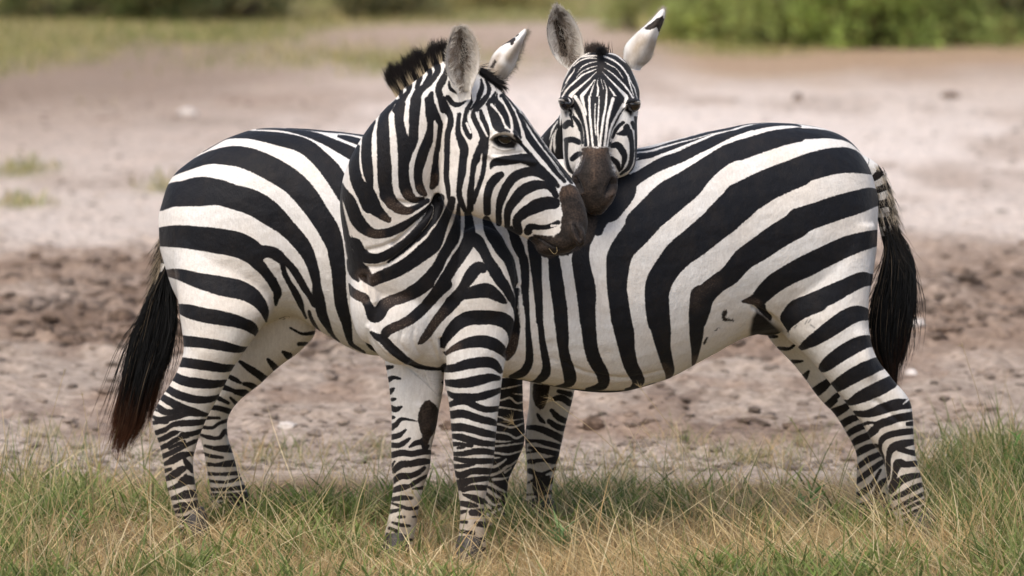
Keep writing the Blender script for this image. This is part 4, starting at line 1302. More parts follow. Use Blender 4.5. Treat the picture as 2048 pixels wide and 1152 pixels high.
    M.k(1630,898,30, 1780,930,56, 1920,962,52); M.k(1600,950,22, 1700,935,20); M.k(1630,1040,42, 1760,1040,62, 1905,1030,62); M.k(1640,1140,52, 1700,1160,40)
    M.w(1700,1055,10, 1770,1050,22, 1850,1062,14)
    M.o(740, 900, 5.12)
    M.k(1625,110,30, 1750,110,32, 1910,88,52); M.w(1700,145,24, 1770,140,34, 1850,148,18); M.k(1630,212,52, 1740,250,42, 1830,215,22, 1900,190,40); M.k(1610,342,18, 1665,312,24); M.k(1720,365,40, 1800,345,56, 1880,300,46)
    M.k(1610,458,20, 1740,450,22, 1850,430,40); M.k(1590,530,26, 1700,540,32, 1860,520,46); M.k(1580,592,42, 1700,600,42, 1860,600,42); M.k(1585,660,32, 1700,690,42, 1870,660,42)
    M.k(1565,740,42, 1700,750,42, 1880,740,62); M.k(1560,830,62, 1700,830,62, 1890,830,82); M.k(1570,885,62, 1880,890,62); M.k(1570,960,62, 1890,960,62)
    # ---- neck
    N.o(960, 220, 6.4)
    N.k(820,300,60, 770,360,40, 830,420,30); N.k(1000,130,30, 930,240,60, 880,400,60, 860,520,40); N.k(1040,60,20, 960,230,30, 940,360,60, 930,540,60, 960,680,70, 1000,760,60)
    N.k(1040,120,40, 1010,250,70, 1010,400,85, 1050,560,80, 1060,700,60)
    N.w(1000,140,16, 920,270,32, 870,400,36, 840,470,30); N.w(990,240,16, 935,330,24, 910,450,32, 895,580,32); N.w(975,260,26, 950,380,34, 960,500,38, 1010,620,44, 1055,760,40); N.w(1050,20,40, 1040,160,40, 1048,280,30, 1052,420,14)
    N.o(0, 0, 1)
    for x in (1120, 1150, 1180, 1215, 1245):
        N.k(x,120,8, x-20,240,12, x-50,400,14, x-60,560,16)
    # ---- face
    Fc = Layer()
    Fc.o(1060, 0, 4.8)
    Fc.pk(480,560, 560,520, 640,480, 760,500, 880,540, 960,640, 1010,760, 1050,870, 1065,965, 980,985, 900,1010, 820,1150, 600,1300, 480,1150, 400,1010, 330,960, 290,950, 290,870, 340,760, 400,650)
    W = Fc.w
    W(490,545,20, 560,535,24, 645,532,16); W(420,635,14, 480,585,18, 560,555,20, 640,560,12); W(455,700,10, 500,645,14, 570,605,14, 640,590,10)
    W(345,800,18, 385,735,24, 420,690,16, 430,660,10); W(305,880,14, 360,800,10); W(450,745,12, 500,690,14, 580,650,14, 645,632,10)
    W(310,930,22, 355,860,24, 430,790,24, 510,720,22, 600,680,16, 648,655,8)
    W(380,960,50, 400,910,44, 480,840,28, 560,770,20, 640,690,8); W(385,965,36, 415,1040,32, 470,1110,32, 520,1165,30)
    W(485,975,52, 500,925,46, 560,850,26, 620,770,10); W(485,985,40, 515,1050,34, 545,1160,30)
    W(572,1000,24, 580,920,22, 600,850,16, 630,770,8); W(572,980,24, 568,1080,24, 578,1160,26)
    W(655,755,10, 645,800,14, 655,860,24, 642,940,22, 625,1020,18, 618,1160,18); W(655,980,12, 656,1070,16, 650,1160,16)
    W(680,755,8, 705,855,10); W(708,775,10, 735,860,15, 730,950,20, 712,1050,22, 695,1160,24)
    W(760,840,12, 800,900,26, 838,960,32, 838,1005,24); W(775,970,22, 785,1020,36, 755,1100,30, 735,1160,26)
    W(695,690,8, 780,780,18, 850,850,28, 910,910,42, 925,950,40, 885,1030,32, 830,1100,28, 795,1160,26)
    W(715,655,10, 800,715,16, 880,790,22, 940,860,24, 990,940,20); W(740,610,12, 830,660,14, 892,745,10)
    W(715,540,26, 800,580,22, 870,630,22, 930,710,22, 975,790,16, 1010,860,18, 1030,945,14); W(760,512,18, 830,530,22, 890,575,18, 920,600,12); W(940,720,24, 960,800,20, 1000,930,12); W(720,595,8, 800,640,12)
    Fc.ms('dirt_tone', 12, 690,640,40, 660,700,30)
    Fc.o(1080, 180, 4.43)
    Fc.pk(300,60, 740,60, 740,170, 690,260, 640,360, 625,500, 372,500, 362,380, 300,270, 250,200)
    W(205,200,14, 225,260,12); W(290,190,14, 298,320,10)
    W(262,110,44, 300,190,30, 350,280,30, 378,360,26, 384,430,24, 380,505,22)
    W(312,60,40, 345,110,36, 385,200,32, 412,320,26, 424,420,24, 430,505,22); W(370,60,40, 385,120,30, 410,220,26)
    W(436,60,24, 440,180,27, 452,320,26, 462,430,25, 470,505,20)
    W(490,120,14, 486,250,16, 493,370,18, 497,400,12); W(524,60,16, 519,200,17, 510,330,20, 516,440,18, 520,505,20)
    W(590,40,24, 580,150,24, 560,260,27, 542,380,26, 530,505,24)
    W(645,80,36, 628,140,34, 602,240,32, 587,350,28, 572,490,28)
    W(740,130,40, 672,240,28, 625,340,28, 604,440,22, 594,505,22); W(740,215,30, 692,290,28, 645,370,26, 625,450,22)
    # cheeks: pale with dark bars
    Fc.pw(192,180, 262,190, 292,240, 340,330, 366,430, 362,510, 340,640, 300,740, 285,760, 215,720, 200,500)
    Fc.pw(735,190, 800,230, 850,230, 870,560, 860,680, 790,770, 700,800, 660,690, 635,560, 640,440, 690,380)
    K = Fc.k
    K(225,320,50, 262,290,48, 292,322,16); K(235,445,44, 290,440,48, 345,462,44); K(295,418,16); K(232,470,32, 232,580,24, 250,680,26, 288,745,22); K(285,610,40, 320,578,42, 350,558,26)
    K(300,240,26, 355,310,28, 375,405,22, 380,470,16); K(270,215,16, 292,300,10)
    K(770,330,56, 755,375,56, 685,390,14); K(790,370,56, 812,450,40, 816,540,36, 806,630,34, 778,695,30, 715,745,18)
    K(640,492,40, 690,490,54, 738,555,54, 748,615,38, 722,700,18); K(645,600,24, 690,655,36, 705,715,20); K(845,240,12, 850,400,14, 852,560,16, 842,660,14, 800,735,12); K(820,290,30, 835,340,20)
    K(735,290,26, 680,340,26, 640,420,22); K(862,240,8, 866,420,9, 862,600,9)
    Fc.m('brown', 9, 366,512, 440,500, 470,515, 520,507, 610,503, 640,580, 655,680, 690,780, 690,870, 665,975, 600,1055, 550,1115, 490,1140, 420,1115, 390,1020, 330,900, 270,800, 290,740, 335,650, 355,580)
    Fc.m('tan', 16, 368,512, 612,505, 632,570, 540,560, 500,600, 450,560, 360,575); Fc.ms('tan', 14, 485,560,16, 478,700,8, 480,800,4)
    Fc.ms('dark', 4, 645,790,18, 640,840,36, 615,890,30, 590,915,14); Fc.ms('dark', 4, 315,790,14, 330,840,30, 352,885,22, 366,905,10)
    Fc.cp(0.018, 8, 640,795, 658,830, 640,880, 588,922, 600,860); Fc.cp(0.018, 8, 316,778, 345,825, 368,892, 345,885, 312,830)
    Fc.c(-0.006, 668,780,36, 672,860,36, 640,930,36); Fc.c(-0.006, 300,770,36, 310,860,36, 350,925,36)
    Fc.c(-0.004, 480,540,50, 480,850,50); Fc.c(0.004, 470,1080,20, 520,1075,20)
    Fc.c(0.007, 380,560,60, 330,700,50); Fc.c(0.007, 625,560,60, 665,700,50)
    Fc.ms('tan', 14, 610,1010,16, 665,920,10)  # lit rim of the right lower lip, painted in as a lighter stroke
    # eyes
    Fc.m('dark', 4, 178,120, 200,95, 240,110, 275,150, 282,180, 250,190, 235,235, 215,200, 200,160); Fc.m('dark', 4, 872,128, 840,108, 800,125, 760,165, 745,185, 770,195, 800,240, 820,225, 830,190, 850,150)
    Fc.cp(0.010, 4, 190,125, 215,112, 245,125, 268,160, 258,180, 225,170, 205,150); Fc.cp(0.010, 4, 860,135, 825,122, 790,140, 765,172, 785,190, 815,185, 840,160)
    Fc.c(-0.008, 185,92,30, 235,90,34, 290,140,30); Fc.c(-0.008, 870,105,30, 810,100,34, 745,155,30)
    return M, H, N, Fc

def ear_pattern_b():
    E, G = Layer(), Layer()
    E.o(1060, 0, 4.8)
    E.ms('dirt_tone', 10, 260,220,100, 310,350,140, 330,500,120); E.ms('brown', 8, 255,220,60, 290,340,80, 330,520,60)  # ear interior greyed, with a darker run up the centre
    E.ms('dirt_tone', 10, 300,180,80, 420,330,60, 400,480,80); E.ms('dirt_tone', 24, 210,250,40, 220,450,60)
    E.k(178,175,10, 163,260,12, 170,360,12, 195,450,12, 240,540,10)
    G.o(1060, 0, 4.8)
    G.m('brown', 3, 1085,278, 1140,245, 1215,185, 1275,150, 1288,200, 1262,270, 1242,345, 1228,290, 1215,262, 1150,288)
    G.ms('brown', 3, 1120,265,24, 1170,240,40, 1225,205,56); G.ms('brown', 3, 1240,200,60, 1262,190,50)
    G.ms('dirt_tone', 12, 1080,400,150, 1000,560,150); G.ms('dirt_tone', 10, 1180,420,120, 1120,560,120); G.ms('rub', 8, 1200,240,60, 1250,230,60); G.ms('dirt_tone', 4, 1040,610,50, 1110,600,50, 1150,560,30)
    return E, G

def zebra_b():
    b = Body()
    b.loft([(317,430,320,500,.14,.05),(340,360,350,590,.14,.14),(384,319,390,640,.14,.20),(440,283,450,652,.14,.235),(510,258,520,650,.14,.25),(580,256,585,632,.15,.255),
            (650,261,650,667,.15,.265),(720,269,720,704,.16,.27),(800,280,800,716,.17,.268),(880,290,880,730,.18,.255),(960,290,960,740,.19,.23),(1040,300,1040,740,.2,.20),
            (1100,340,1095,720,.2,.15),(1135,420,1130,630,.2,.07)], 0, 'trunk')
    # near hind leg
    b.loft([(345,480,545,520,.03,.10),(357,606,549,614,.0,.122),(364,660,518,664,-.01,.11),(367,700,490,702,-.02,.095),(356,736,466,735,-.02,.08),(340,768,452,766,-.02,.068),(320,798,436,797,-.02,.06),
            (305,830,418,830,-.02,.054),(306,858,404,862,-.02,.05),(319,889,394,888,-.02,.043),(326,925,386,925,-.02,.04),(333,973,391,973,-.02,.04),(342,1005,396,1005,-.02,.043),(352,1038,402,1038,-.02,.043),(362,1072,410,1072,-.02,.044)], 0)
    # far hind leg
    b.loft([(470,560,600,590,.24,.10),(468,640,632,655,.24,.10),(455,690,606,697,.24,.09),(440,728,560,732,.24,.078),(424,766,518,770,.24,.066),(404,802,478,803,.24,.057),(392,835,457,835,.24,.05),
            (398,870,456,870,.24,.045),(407,904,465,900,.24,.04),(413,940,477,940,.24,.04),(420,975,491,975,.24,.043),(421,1003,497,998,.24,.045),(428,1035,489,1037,.24,.043),(438,1055,487,1055,.24,.045)], 1)
    # forelegs
    b.loft([(970,640,1060,640,.10,.09),(970,720,1050,720,.08,.08),(972,763,1046,763,.07,.072),(971,820,1047,820,.07,.065),(970,880,1049,880,.07,.06),(968,920,1036,920,.07,.052),(967,955,1019,955,.07,.043),
            (969,990,1014,990,.07,.039),(972,1025,1011,1025,.07,.043),(975,1052,1012,1052,.07,.043),(978,1072,1016,1072,.07,.045)], 0)
    b.loft([(1055,640,1160,640,.26,.09),(1059,720,1156,730,.25,.075),(1059,771,1150,780,.24,.066),(1057,810,1142,815,.24,.063),(1051,860,1129,863,.24,.058),(1050,890,1122,893,.24,.055),(1053,925,1113,930,.24,.048),
            (1054,966,1105,966,.24,.04),(1051,1005,1103,1005,.24,.04),(1046,1036,1105,1036,.24,.046),(1046,1058,1108,1056,.24,.045)], 0)
    # neck
    b.loft([(960,500,1150,560,.18,.13),(985,420,1175,480,.16,.14),(1020,350,1200,400,.13,.13),(1060,300,1220,340,.08,.12),(1092,262,1245,280,.02,.11),(1122,226,1262,225,-.06,.10),(1142,170,1255,165,-.13,.08)], 2, 'neck')
    # head: skull with the jaw behind, nose in front
    dz = -.035
    b.loft([(1176,104,1228,106,-.13+dz,.05),(1152,120,1252,122,-.14+dz,.085),(1134,146,1268,148,-.155+dz,.105),(1123,180,1279,180,-.18+dz,.118),(1120,208,1279,212,-.20+dz,.125),(1124,240,1275,242,-.22+dz,.128),(1126,275,1275,275,-.24+dz,.125),
            (1126,308,1274,308,-.26+dz,.112),(1130,335,1268,337,-.275+dz,.09),(1143,350,1250,352,-.285+dz,.06),(1160,358,1230,358,-.29+dz,.03)], 3, 'skull', ex=2.5)
    b.loft([(1160,150,1242,150,-.22+dz,.06),(1150,190,1250,190,-.265+dz,.07),(1155,225,1244,225,-.295+dz,.075),(1162,260,1230,260,-.325+dz,.08),(1160,290,1222,290,-.35+dz,.083),(1155,315,1224,315,-.37+dz,.083),(1148,340,1230,340,-.39+dz,.08),
            (1145,358,1234,360,-.40+dz,.076),(1149,378,1233,380,-.41+dz,.07),(1160,400,1228,400,-.42+dz,.06),(1171,418,1214,418,-.425+dz,.046),(1180,430,1203,430,-.425+dz,.025)], 3, 'nose', ex=2.4)
    b.blob(1130, 203, -.30+dz, 13, 14, .028, 3); b.blob(1268, 206, -.30+dz, 13, 14, .028, 3)
    EP, GP = ear_pattern_b()
    e1, in1, S1 = ear([(1152,140,13),(1148,126,21),(1142,112,28),(1134,94,32),(1128,74,33),(1123,54,30),(1119,36,23.5),(1116,24,16),(1115,17,10),(1115,14,4)], -.17, .055, EP)
    e2, in2, S2 = ear([(1266,140,14),(1268,124,22),(1276,104,29),(1289,82,24),(1302,62,17),(1314,44,12),(1323,28,8),(1328,16,2)], -.13, -.05, GP)
    p = lambda x, y, Y, r: (*at(x, y, Y), r)
    tv, tf, tt, tq = tube_mesh([p(380,345,.18,.030), p(358,395,.22,.030), p(347,450,.235,.028), p(338,510,.235,.026), p(330,560,.23,.023), p(322,620,.225,.016), p(314,680,.22,.010)])
    n = len(tv)
    ta = {k: np.zeros(n) for k in ('brown', 'dark', 'rub', 'tan', 'disp', 'dirt_tone')}
    ta['sd'] = np.where(tt < .07, 20, (np.abs(((tt * 8.5) % 1) - .5) - .24) * 34) - 30 * sstep(.7, .85, tt)
    M, H, N, Fc = pattern_b()
    me = b.finish('zebra_body', .0062, {0: M, 1: H, 2: N, 3: Fc}, [e1, e2, (tv, tf, ta)], fine=lambda u, v, c, l: l == 3)
    base = at(700, 1080, .1); base[2] = 0
    root = thing('zebra', 'rear zebra with its rump at left, facing us and resting its chin on the other', 'zebra', tuple(base), 'pair of zebras standing in the grass')
    link('body', me, MAT_COAT, root)
    for px, py, sgn in ((1133, 212, -1), (1263, 215, 1)):
        c, nn = b.surface_at(px, py, 3)
        eyeball('eye', c + np.array([-sgn * .003, .0125, -.003]), .0235, root)
        Nn = 60
        s = np.linspace(0, 1, Nn)
        lx = px + sgn * (22 * s - 12) * 1.0
        ly = py - 9 + 5 * (1 - s) - 3 * s
        rt = np.array([at(x, y, c[1] - .004) for x, y in zip(lx, ly)])
        dr = np.stack([sgn * (.5 + .5 * s), -.8 + 0 * s, .05 - .25 * (1 - s)], 1) + rng.normal(0, .12, (Nn, 3))
        hair_obj('eyelashes', [strands(rt, dr, .012, .0006, .3, segs=5, col0=(.012, .01, .009), col1=(.012, .01, .009))], root)
    # mane and forelock
    parts = []
    Nn = 2600
    u = rng.uniform(0, 1, Nn)
    cr = crom([tuple(at(1200,112,-.21)), tuple(at(1190,116,-.10)), tuple(at(1182,150,.02)), tuple(at(1172,210,.12)), tuple(at(1140,260,.20))], 20)
    k = (u * (len(cr) - 2)).astype(int)
    rt = cr[k] + (cr[k + 1] - cr[k]) * rng.uniform(0, 1, (Nn, 1)) + rng.normal(0, 1, (Nn, 3)) * np.array([.014, .004, .004])
    dr = np.stack([-.12 + rng.normal(0, .12, Nn), .25 + u * .5 + rng.normal(0, .1, Nn), .9 + rng.normal(0, .06, Nn)], 1)
    ln = rng.uniform(.025, .050, Nn) * (.70 + .5 * fbm(u * 30, u * 0, 2, 6))
    c1 = np.array([.02, .014, .012]) + rng.uniform(0, .03, (Nn, 1)) * np.array([1.4, .9, .6])
    parts.append(strands(rt, dr, ln, .0010, 0, wob=.02, col0=(.05, .04, .03), col1=c1, split=.3))
    Nn = 420
    rt = np.array([at(1202 + rng.normal(0, 5), 100 + rng.uniform(-2, 12), -.275) for _ in range(Nn)])
    rt[:, 1] += rng.uniform(0, .05, Nn)
    dr = np.stack([rng.normal(0, .3, Nn), -.35 + rng.normal(0, .2, Nn), .75 + rng.normal(0, .25, Nn)], 1)
    parts.append(strands(rt, dr, rng.uniform(.012, .024, Nn), .0009, .6, col0=(.012, .011, .012), col1=(.014, .012, .011)))
    hair_obj('mane', parts, root)
    parts = []
    Nn = 1000
    gj, gi = rng.integers(3, 34, Nn), rng.integers(2, 23, Nn)
    uu = (gi / 24 - .5) * 2
    rt = in1[np.minimum(gj, in1.shape[0] - 1), gi] + rng.normal(0, .0015, (Nn, 3)) - np.array([0, .002, 0])
    dr = np.stack([-uu * .7 - .3 + rng.normal(0, .25, Nn), -.5 + rng.normal(0, .2, Nn), .8 + rng.normal(0, .3, Nn)], 1)
    dk = fbm(uu * 2.2 + 9, gj / 8.0, 3, 18)[:, None] < (.58 - .28 * np.abs(uu) ** 1.5)[:, None]
    c0 = np.where(dk, np.array([.30, .24, .19]), np.array([.84, .79, .71])) * rng.uniform(.75, 1.15, (Nn, 1))
    parts.append(strands(rt, dr, rng.uniform(.014, .032, Nn), .0006, .1, wob=.1, segs=5, col0=c0, col1=c0 * .9))
    jj = rng.integers(2, 38, 400)
    sd = rng.integers(0, 2, 400) * 24
    rt = in1[np.minimum(jj, in1.shape[0] - 1), sd]
    dr = np.stack([np.where(rt[:, 0] > at(1132, 70, -.17)[0], .35, -.2) + rng.normal(0, .3, 400), rng.normal(-.3, .3, 400), .8 + rng.normal(0, .2, 400)], 1)
    parts.append(strands(rt, dr, rng.uniform(.006, .013, 400), .0005, 0, segs=4, col0=(.60, .55, .47), col1=(.60, .55, .47)))
    jj = rng.integers(3, 36, 500)
    rt = in2[np.minimum(jj, in2.shape[0] - 1), rng.integers(0, 2, 500) * 24]
    dr = np.stack([rng.normal(.1, .4, 500), rng.normal(-.1, .4, 500), .5 + rng.normal(0, .4, 500)], 1)
    parts.append(strands(rt, dr, rng.uniform(.006, .016, 500), .0005, 0, segs=4, col0=(.52, .46, .39), col1=(.45, .39, .32)))
    hair_obj('ear_hair', parts, root)
    # tail brush, swinging to the left, rusty at the ends
    parts = []
    Nn = 3600
    ys = [500, 520, 560, 600, 650, 700, 760, 810, 850, 900]
    xl = [326, 317, 301, 289, 271, 257, 245, 234, 226, 214]
    xr = [345, 346, 350, 354, 354, 344, 322, 308, 298, 268]
    dk = ([500, 560, 620, 680], [338, 330, 322, 316])
    P, s_, lk = tail_hair(Nn, ys, xl, xr, lambda s, n: 515 + 165 * rng.uniform(0, 1, n) ** .8, lambda l, n: np.interp(l, [0, .3, .6, .9, 1], [850, 888, 884, 850, 800]) + rng.normal(0, 16, n) - 170 * (rng.uniform(0, 1, n) < .42) * rng.uniform(0, 1, n), .21, [.05, .22, .40, .58, .76, .95], dk, lockpull=.96)
    c0 = np.full((Nn, 3), .0075)
    c0[rng.uniform(0, 1, Nn) < .07] = (.14, .105, .07)
    red = P[:, -1, 2] < at(250, 800, .21)[2]
    c1 = np.where(red[:, None], np.array([.13, .050, .024]), np.array([.012, .009, .008])) * rng.uniform(.4, 1.3, (Nn, 1))
    parts.append(hairs_along(P, .0012, c0, c1, .84, .4))
    Nn = 1100
    u = rng.uniform(.38, .78, Nn)
    k = (u * (len(tq) - 1)).astype(int)
    rt = tq[k, :3] + np.array([-1, 0, .2]) * tq[k, 3:4] * rng.uniform(.2, .9, (Nn, 1)) + rng.normal(0, .005, (Nn, 3))
    dr = np.stack([-.42 + rng.normal(0, .15, Nn), rng.normal(0, .3, Nn), -.9 + rng.normal(0, .12, Nn)], 1)
    stripe = (np.sin(u * 8.5 * 2 * math.pi) > .0) & (u < .70)
    c0 = np.where(stripe[:, None], np.array([.52, .42, .30]), np.array([.014, .012, .011]))
    parts.append(strands(rt, dr, rng.uniform(.03, .11, Nn), .0009, .1, wob=.04, segs=6, col0=c0, col1=c0 * .7))
    hair_obj('tail_tuft', parts, root)
    hoof(388, 1068, -.02, 50, root); hoof(462, 1050, .24, 50, root); hoof(997, 1068, .07, 42, root, .2); hoof(1078, 1052, .24, 60, root, .2)
    return root, b

# =================================================================== ground
def soil_material():
    m = NT('trampled_soil')
    col = m.attr('col', True)
    v = m.coord()
    n1 = m.noise(19, 7, v, 0.68)
    n2 = m.noise(75, 6, v, 0.65)
    n3 = m.noise(2.2, 4, v)
    c = m.mix(m.mapr(n1, 0.3, 0.72, 0.0, 1.0), m.mix(1.0, col, (0.60, 0.565, 0.54), 'MULTIPLY'), m.mix(1.0, col, (1.20, 1.19, 1.18), 'MULTIPLY'))
    c = m.mix(m.mapr(n2, 0.56, 0.72), c, m.mix(0.6, c, (0.13, 0.09, 0.068)))
    c = m.mix(m.mapr(n3, 0.4, 0.7, 0.0, 0.5), c, m.mix(1.0, c, (1.1, 1.06, 1.03), 'MULTIPLY'))
    m.l(c, m.b.inputs['Base Color'])
    m.set(Roughness=0.95)
    m.b.inputs['Specular IOR Level'].default_value = 0.15
    h = m.math('ADD', n1, m.math('MULTIPLY', n2, 0.4))
    m.bump(h, 1.0, 0.035)
    return m.m

def blade_material(name, rough=0.55, trans=0.42):
    m = NT(name)
    col = m.attr('col', True)
    m.l(col, m.b.inputs['Base Color'])
    m.set(Roughness=rough)
    m.b.inputs['Specular IOR Level'].default_value = 0.25
    tr = m.n('ShaderNodeBsdfTranslucent')
    m.l(col, tr.inputs['Color'])
    mx = m.n('ShaderNodeMixShader')
    mx.inputs[0].default_value = trans
    m.l(m.b.outputs[0], mx.inputs[1])
    m.l(tr.outputs[0], mx.inputs[2])
    m.l(mx.outputs[0], m.out.inputs[0])
    return m.m

def blob2(x, y, cx, cy, rx, ry):
    return np.exp(-(((x - cx) / rx) ** 2 + ((y - cy) / ry) ** 2))

def ground_height(X, Y):
    rough = sstep(1.2, 2.2, Y + .5 * (fbm(X * 1.3, Y * 1.3, 3, 40) - .5)) * sstep(30, 8, Y)
    churn = np.clip(sstep(4.4, 6.2, Y) * sstep(11.5, 8.5, Y) * (sstep(.4, -1.2, X) + sstep(1.2, 2.4, X)) + .32, 0, 1)
    r = 1 - np.abs(2 * fbm(X * 2.6, Y * 2.0, 4, 3) - 1)
    cl = np.clip(fbm(X * 5.5, Y * 4.5, 4, 11) - .5, 0, 1)
    lump_ = np.clip(fbm(X * 7, Y * 5.5, 4, 23) - .47, 0, .2)
    h = rough * (churn * (.03 * (r - .75) + .10 * cl + .12 * lump_) + .030 * (fbm(X * 15, Y * 12, 3, 21) - .5) + .08 * lump_ * sstep(14, 5, Y))
    h += .05 * (fbm(X * .25, Y * .25, 2, 31) - .5) * sstep(2, 12, Y)
    h += .014 * (fbm(X * 6, Y * 6, 3, 51) - .5) * sstep(1.8, 1.0, Y)
    return h

def grow(a, b, n, p):
    t = np.linspace(0, 1, n + 1)[1:]
    return a + (b - a) * t ** p

xs = np.linspace(-2.7, 2.7, 300)
xs = np.concatenate([-grow(2.7, 7, 70, 1.3)[::-1], xs, grow(2.7, 7, 70, 1.3)])
xs = np.concatenate([-grow(7, 260, 30, 2.6)[::-1], xs, grow(7, 260, 30, 2.6)])
ys = np.concatenate([grow(-2.4, -14, 16, 2)[::-1], np.linspace(-2.4, 1.0, 110), np.linspace(1.0, 10, 360)[1:], grow(10, 45, 240, 1.4), grow(45, 420, 40, 2.6)])
GX, GY = np.meshgrid(xs, ys)
GZ = ground_height(GX, GY)
def ppx(X, Y):
    return CX + X * F / (Y + DIST) / 1.005
def ppy(Y):
    return -385 + F * HCAM / (Y + DIST)
PXg, PYg = GX * F / (GY + DIST) + CX, -385 + F * HCAM / np.maximum(GY + DIST, 1)
wob = fbm(GX * .8, GY * .35, 4, 60) - .5
def soil_colour(X, Y):
    n = fbm(X * .9, Y * .5, 4, 61) - .5
    n2 = fbm(X * 3.2, Y * 1.6, 4, 62) - .5
    col = np.empty(X.shape + (3,))
    pale = np.array([.51, .43, .365]); white = np.array([.63, .56, .50]); brown = np.array([.32, .24, .185]); dark = np.array([.17, .118, .085]); pink = np.array([.36, .275, .215])
    col[:] = pale
    def lay(mask, c):
        mask = np.clip(mask, 0, 1)[..., None]
        col[:] = col * (1 - mask) + c * mask
    Yw = Y + 3.0 * n
    lay(sstep(12, 7, Yw) * .8, np.array([.41, .345, .295]))
    lay(sstep(24, 30, Yw) * .7, pink)
    lay(sstep(13, 18, Y + 6 * n) * sstep(.5, -2.0, X + 2 * n) * .75, pink)
    lay(blob2(X, Y, 2.4, 16.5, 5, 6.5) * .95, np.array([.70, .625, .565]))
    lay(blob2(X, Y, .35, 21, 1.6, 4.5) * .9, np.array([.74, .66, .60]))  # bright glow behind the rear zebra's head, painted into the soil colour
    lay(blob2(X, Y, -1.8, 11, 3.2, 3.2) * .45, white)
    lay(sstep(.0, .2, fbm(X * 1.2, Y * .35, 4, 66) - .5) * sstep(11, 16, Y) * .6, pink)
    lay(sstep(.06, .20, n + n2 * .5) * sstep(11, 14, Y) * .35, brown)
    stk = fbm(X * .8, Y * 1.1, 5, 67) - .5
    lay(sstep(1.9, 2.8, Y + 1.5 * n) * sstep(10.5, 8, Yw) * (.62 + .38 * sstep(-.06, .10, stk)), np.array([.305, .232, .18]))
    lay(sstep(.02, .12, fbm(X * 3.4, Y * 1.6, 5, 69) - .5) * sstep(1.6, 2.6, Y) * sstep(11, 8, Y) * .75, np.array([.205, .150, .115]))
    ch = sstep(4.2, 5.6, Yw) * sstep(9.6, 7.9, Yw)
    lay(sstep(-.6, -2.0, X + n) * sstep(9, 5, Y) * .5, np.array([.30, .24, .20]))  # left side darkened, partly lens vignetting put into the soil colour
    lay(ch * (sstep(-.2, -1.3, X + .8 * n) * .65 + sstep(1.0, 1.9, X + n) * .32 + .22) * sstep(-.18, .02, stk + n2 * .5), brown)
    lay(ch * sstep(-.6, -1.5, X + .6 * n2) * sstep(-.03, .12, n2) * .85, dark)
    lay(sstep(1.2, 2.0, X) * sstep(7.2, 8.2, Yw) * sstep(11, 9.0, Yw) * .5, brown)
    lay(sstep(.03, .14, fbm(X * 4, Y * 1.5, 5, 64) - .5) * sstep(1.4, 2.4, Y) * sstep(10, 6, Y) * .65, brown)
    lay(sstep(5.6, 4.4, Yw) * sstep(-.16, .02, -n2) * .55, np.array([.47, .40, .335]))
    px_, py_ = X * F / (Y + DIST) + CX, -385 + F * HCAM / np.maximum(Y + DIST, 1)
    lay(sstep(1250, 1450, px_) * sstep(185, 120, py_ + 120 * n) * .8, np.array([.36, .25, .155]))
    lay(sstep(700, 300, px_ + 300 * n) * sstep(300, 150, py_ + 150 * n) * .8, np.array([.245, .185, .14]))
    return col * 1.40
COLG = soil_colour(GX, GY)
litter = sstep(1.55, .95, GY + .7 * (fbm(GX * 1.7, GY * 1.7, 3, 70) - .5))[..., None]
COLG = COLG * (1 - litter) + np.array([.27, .195, .11]) * (.7 + .6 * fbm(GX * 9, GY * 9, 3, 71)[..., None]) * litter
# short green turf growing far back
def turf_mask(X, Y):
    px, py = X * F / (Y + DIST) + CX, -385 + F * HCAM / np.maximum(Y + DIST, 1)
    wv = (fbm(X * .55, Y * .22, 4, 80) - .5)
    left = sstep(760, 520, px + 380 * wv) * sstep(125, 70, py + 120 * wv - 40 * sstep(300, 0, px))
    top = sstep(52, 34, py + 24 * wv)
    right = sstep(1240, 1420, px + 200 * wv) * sstep(112, 84, py + 40 * wv)
    spots = blob2(px, py, 35, 338, 60, 14) + blob2(px, py, 330, 372, 45, 12) * .8 + blob2(px, py, 30, 402, 60, 10) * .7 + blob2(px, py, 700, 120, 260, 26) * .7 + blob2(px, py, 170, 200, 60, 12) * .4
    spots = 1.4 * spots * sstep(-.16, .06, wv + .06)
    return np.clip(np.maximum.reduce([left, top, right, spots]), 0, 1)
tm = turf_mask(GX, GY)[..., None]
COLG = COLG * (1 - .8 * tm) + np.array([.33, .30, .12]) * (.75 + .5 * fbm(GX * 1.2, GY * .7, 3, 81)[..., None]) * .8 * tm
ny, nx = GX.shape
idx = np.arange(nx * ny).reshape(ny, nx)
gq = np.stack([idx[:-1, :-1], idx[:-1, 1:], idx[1:, 1:], idx[1:, :-1]], -1).reshape(-1, 4)
gme = mesh_np('ground', np.stack([GX, GY, GZ], -1).reshape(-1, 3), [gq])
cattr(gme, 'col', COLG.reshape(-1, 3))
MAT_SOIL = soil_material()
tag(link('ground', gme, MAT_SOIL), kind='structure')

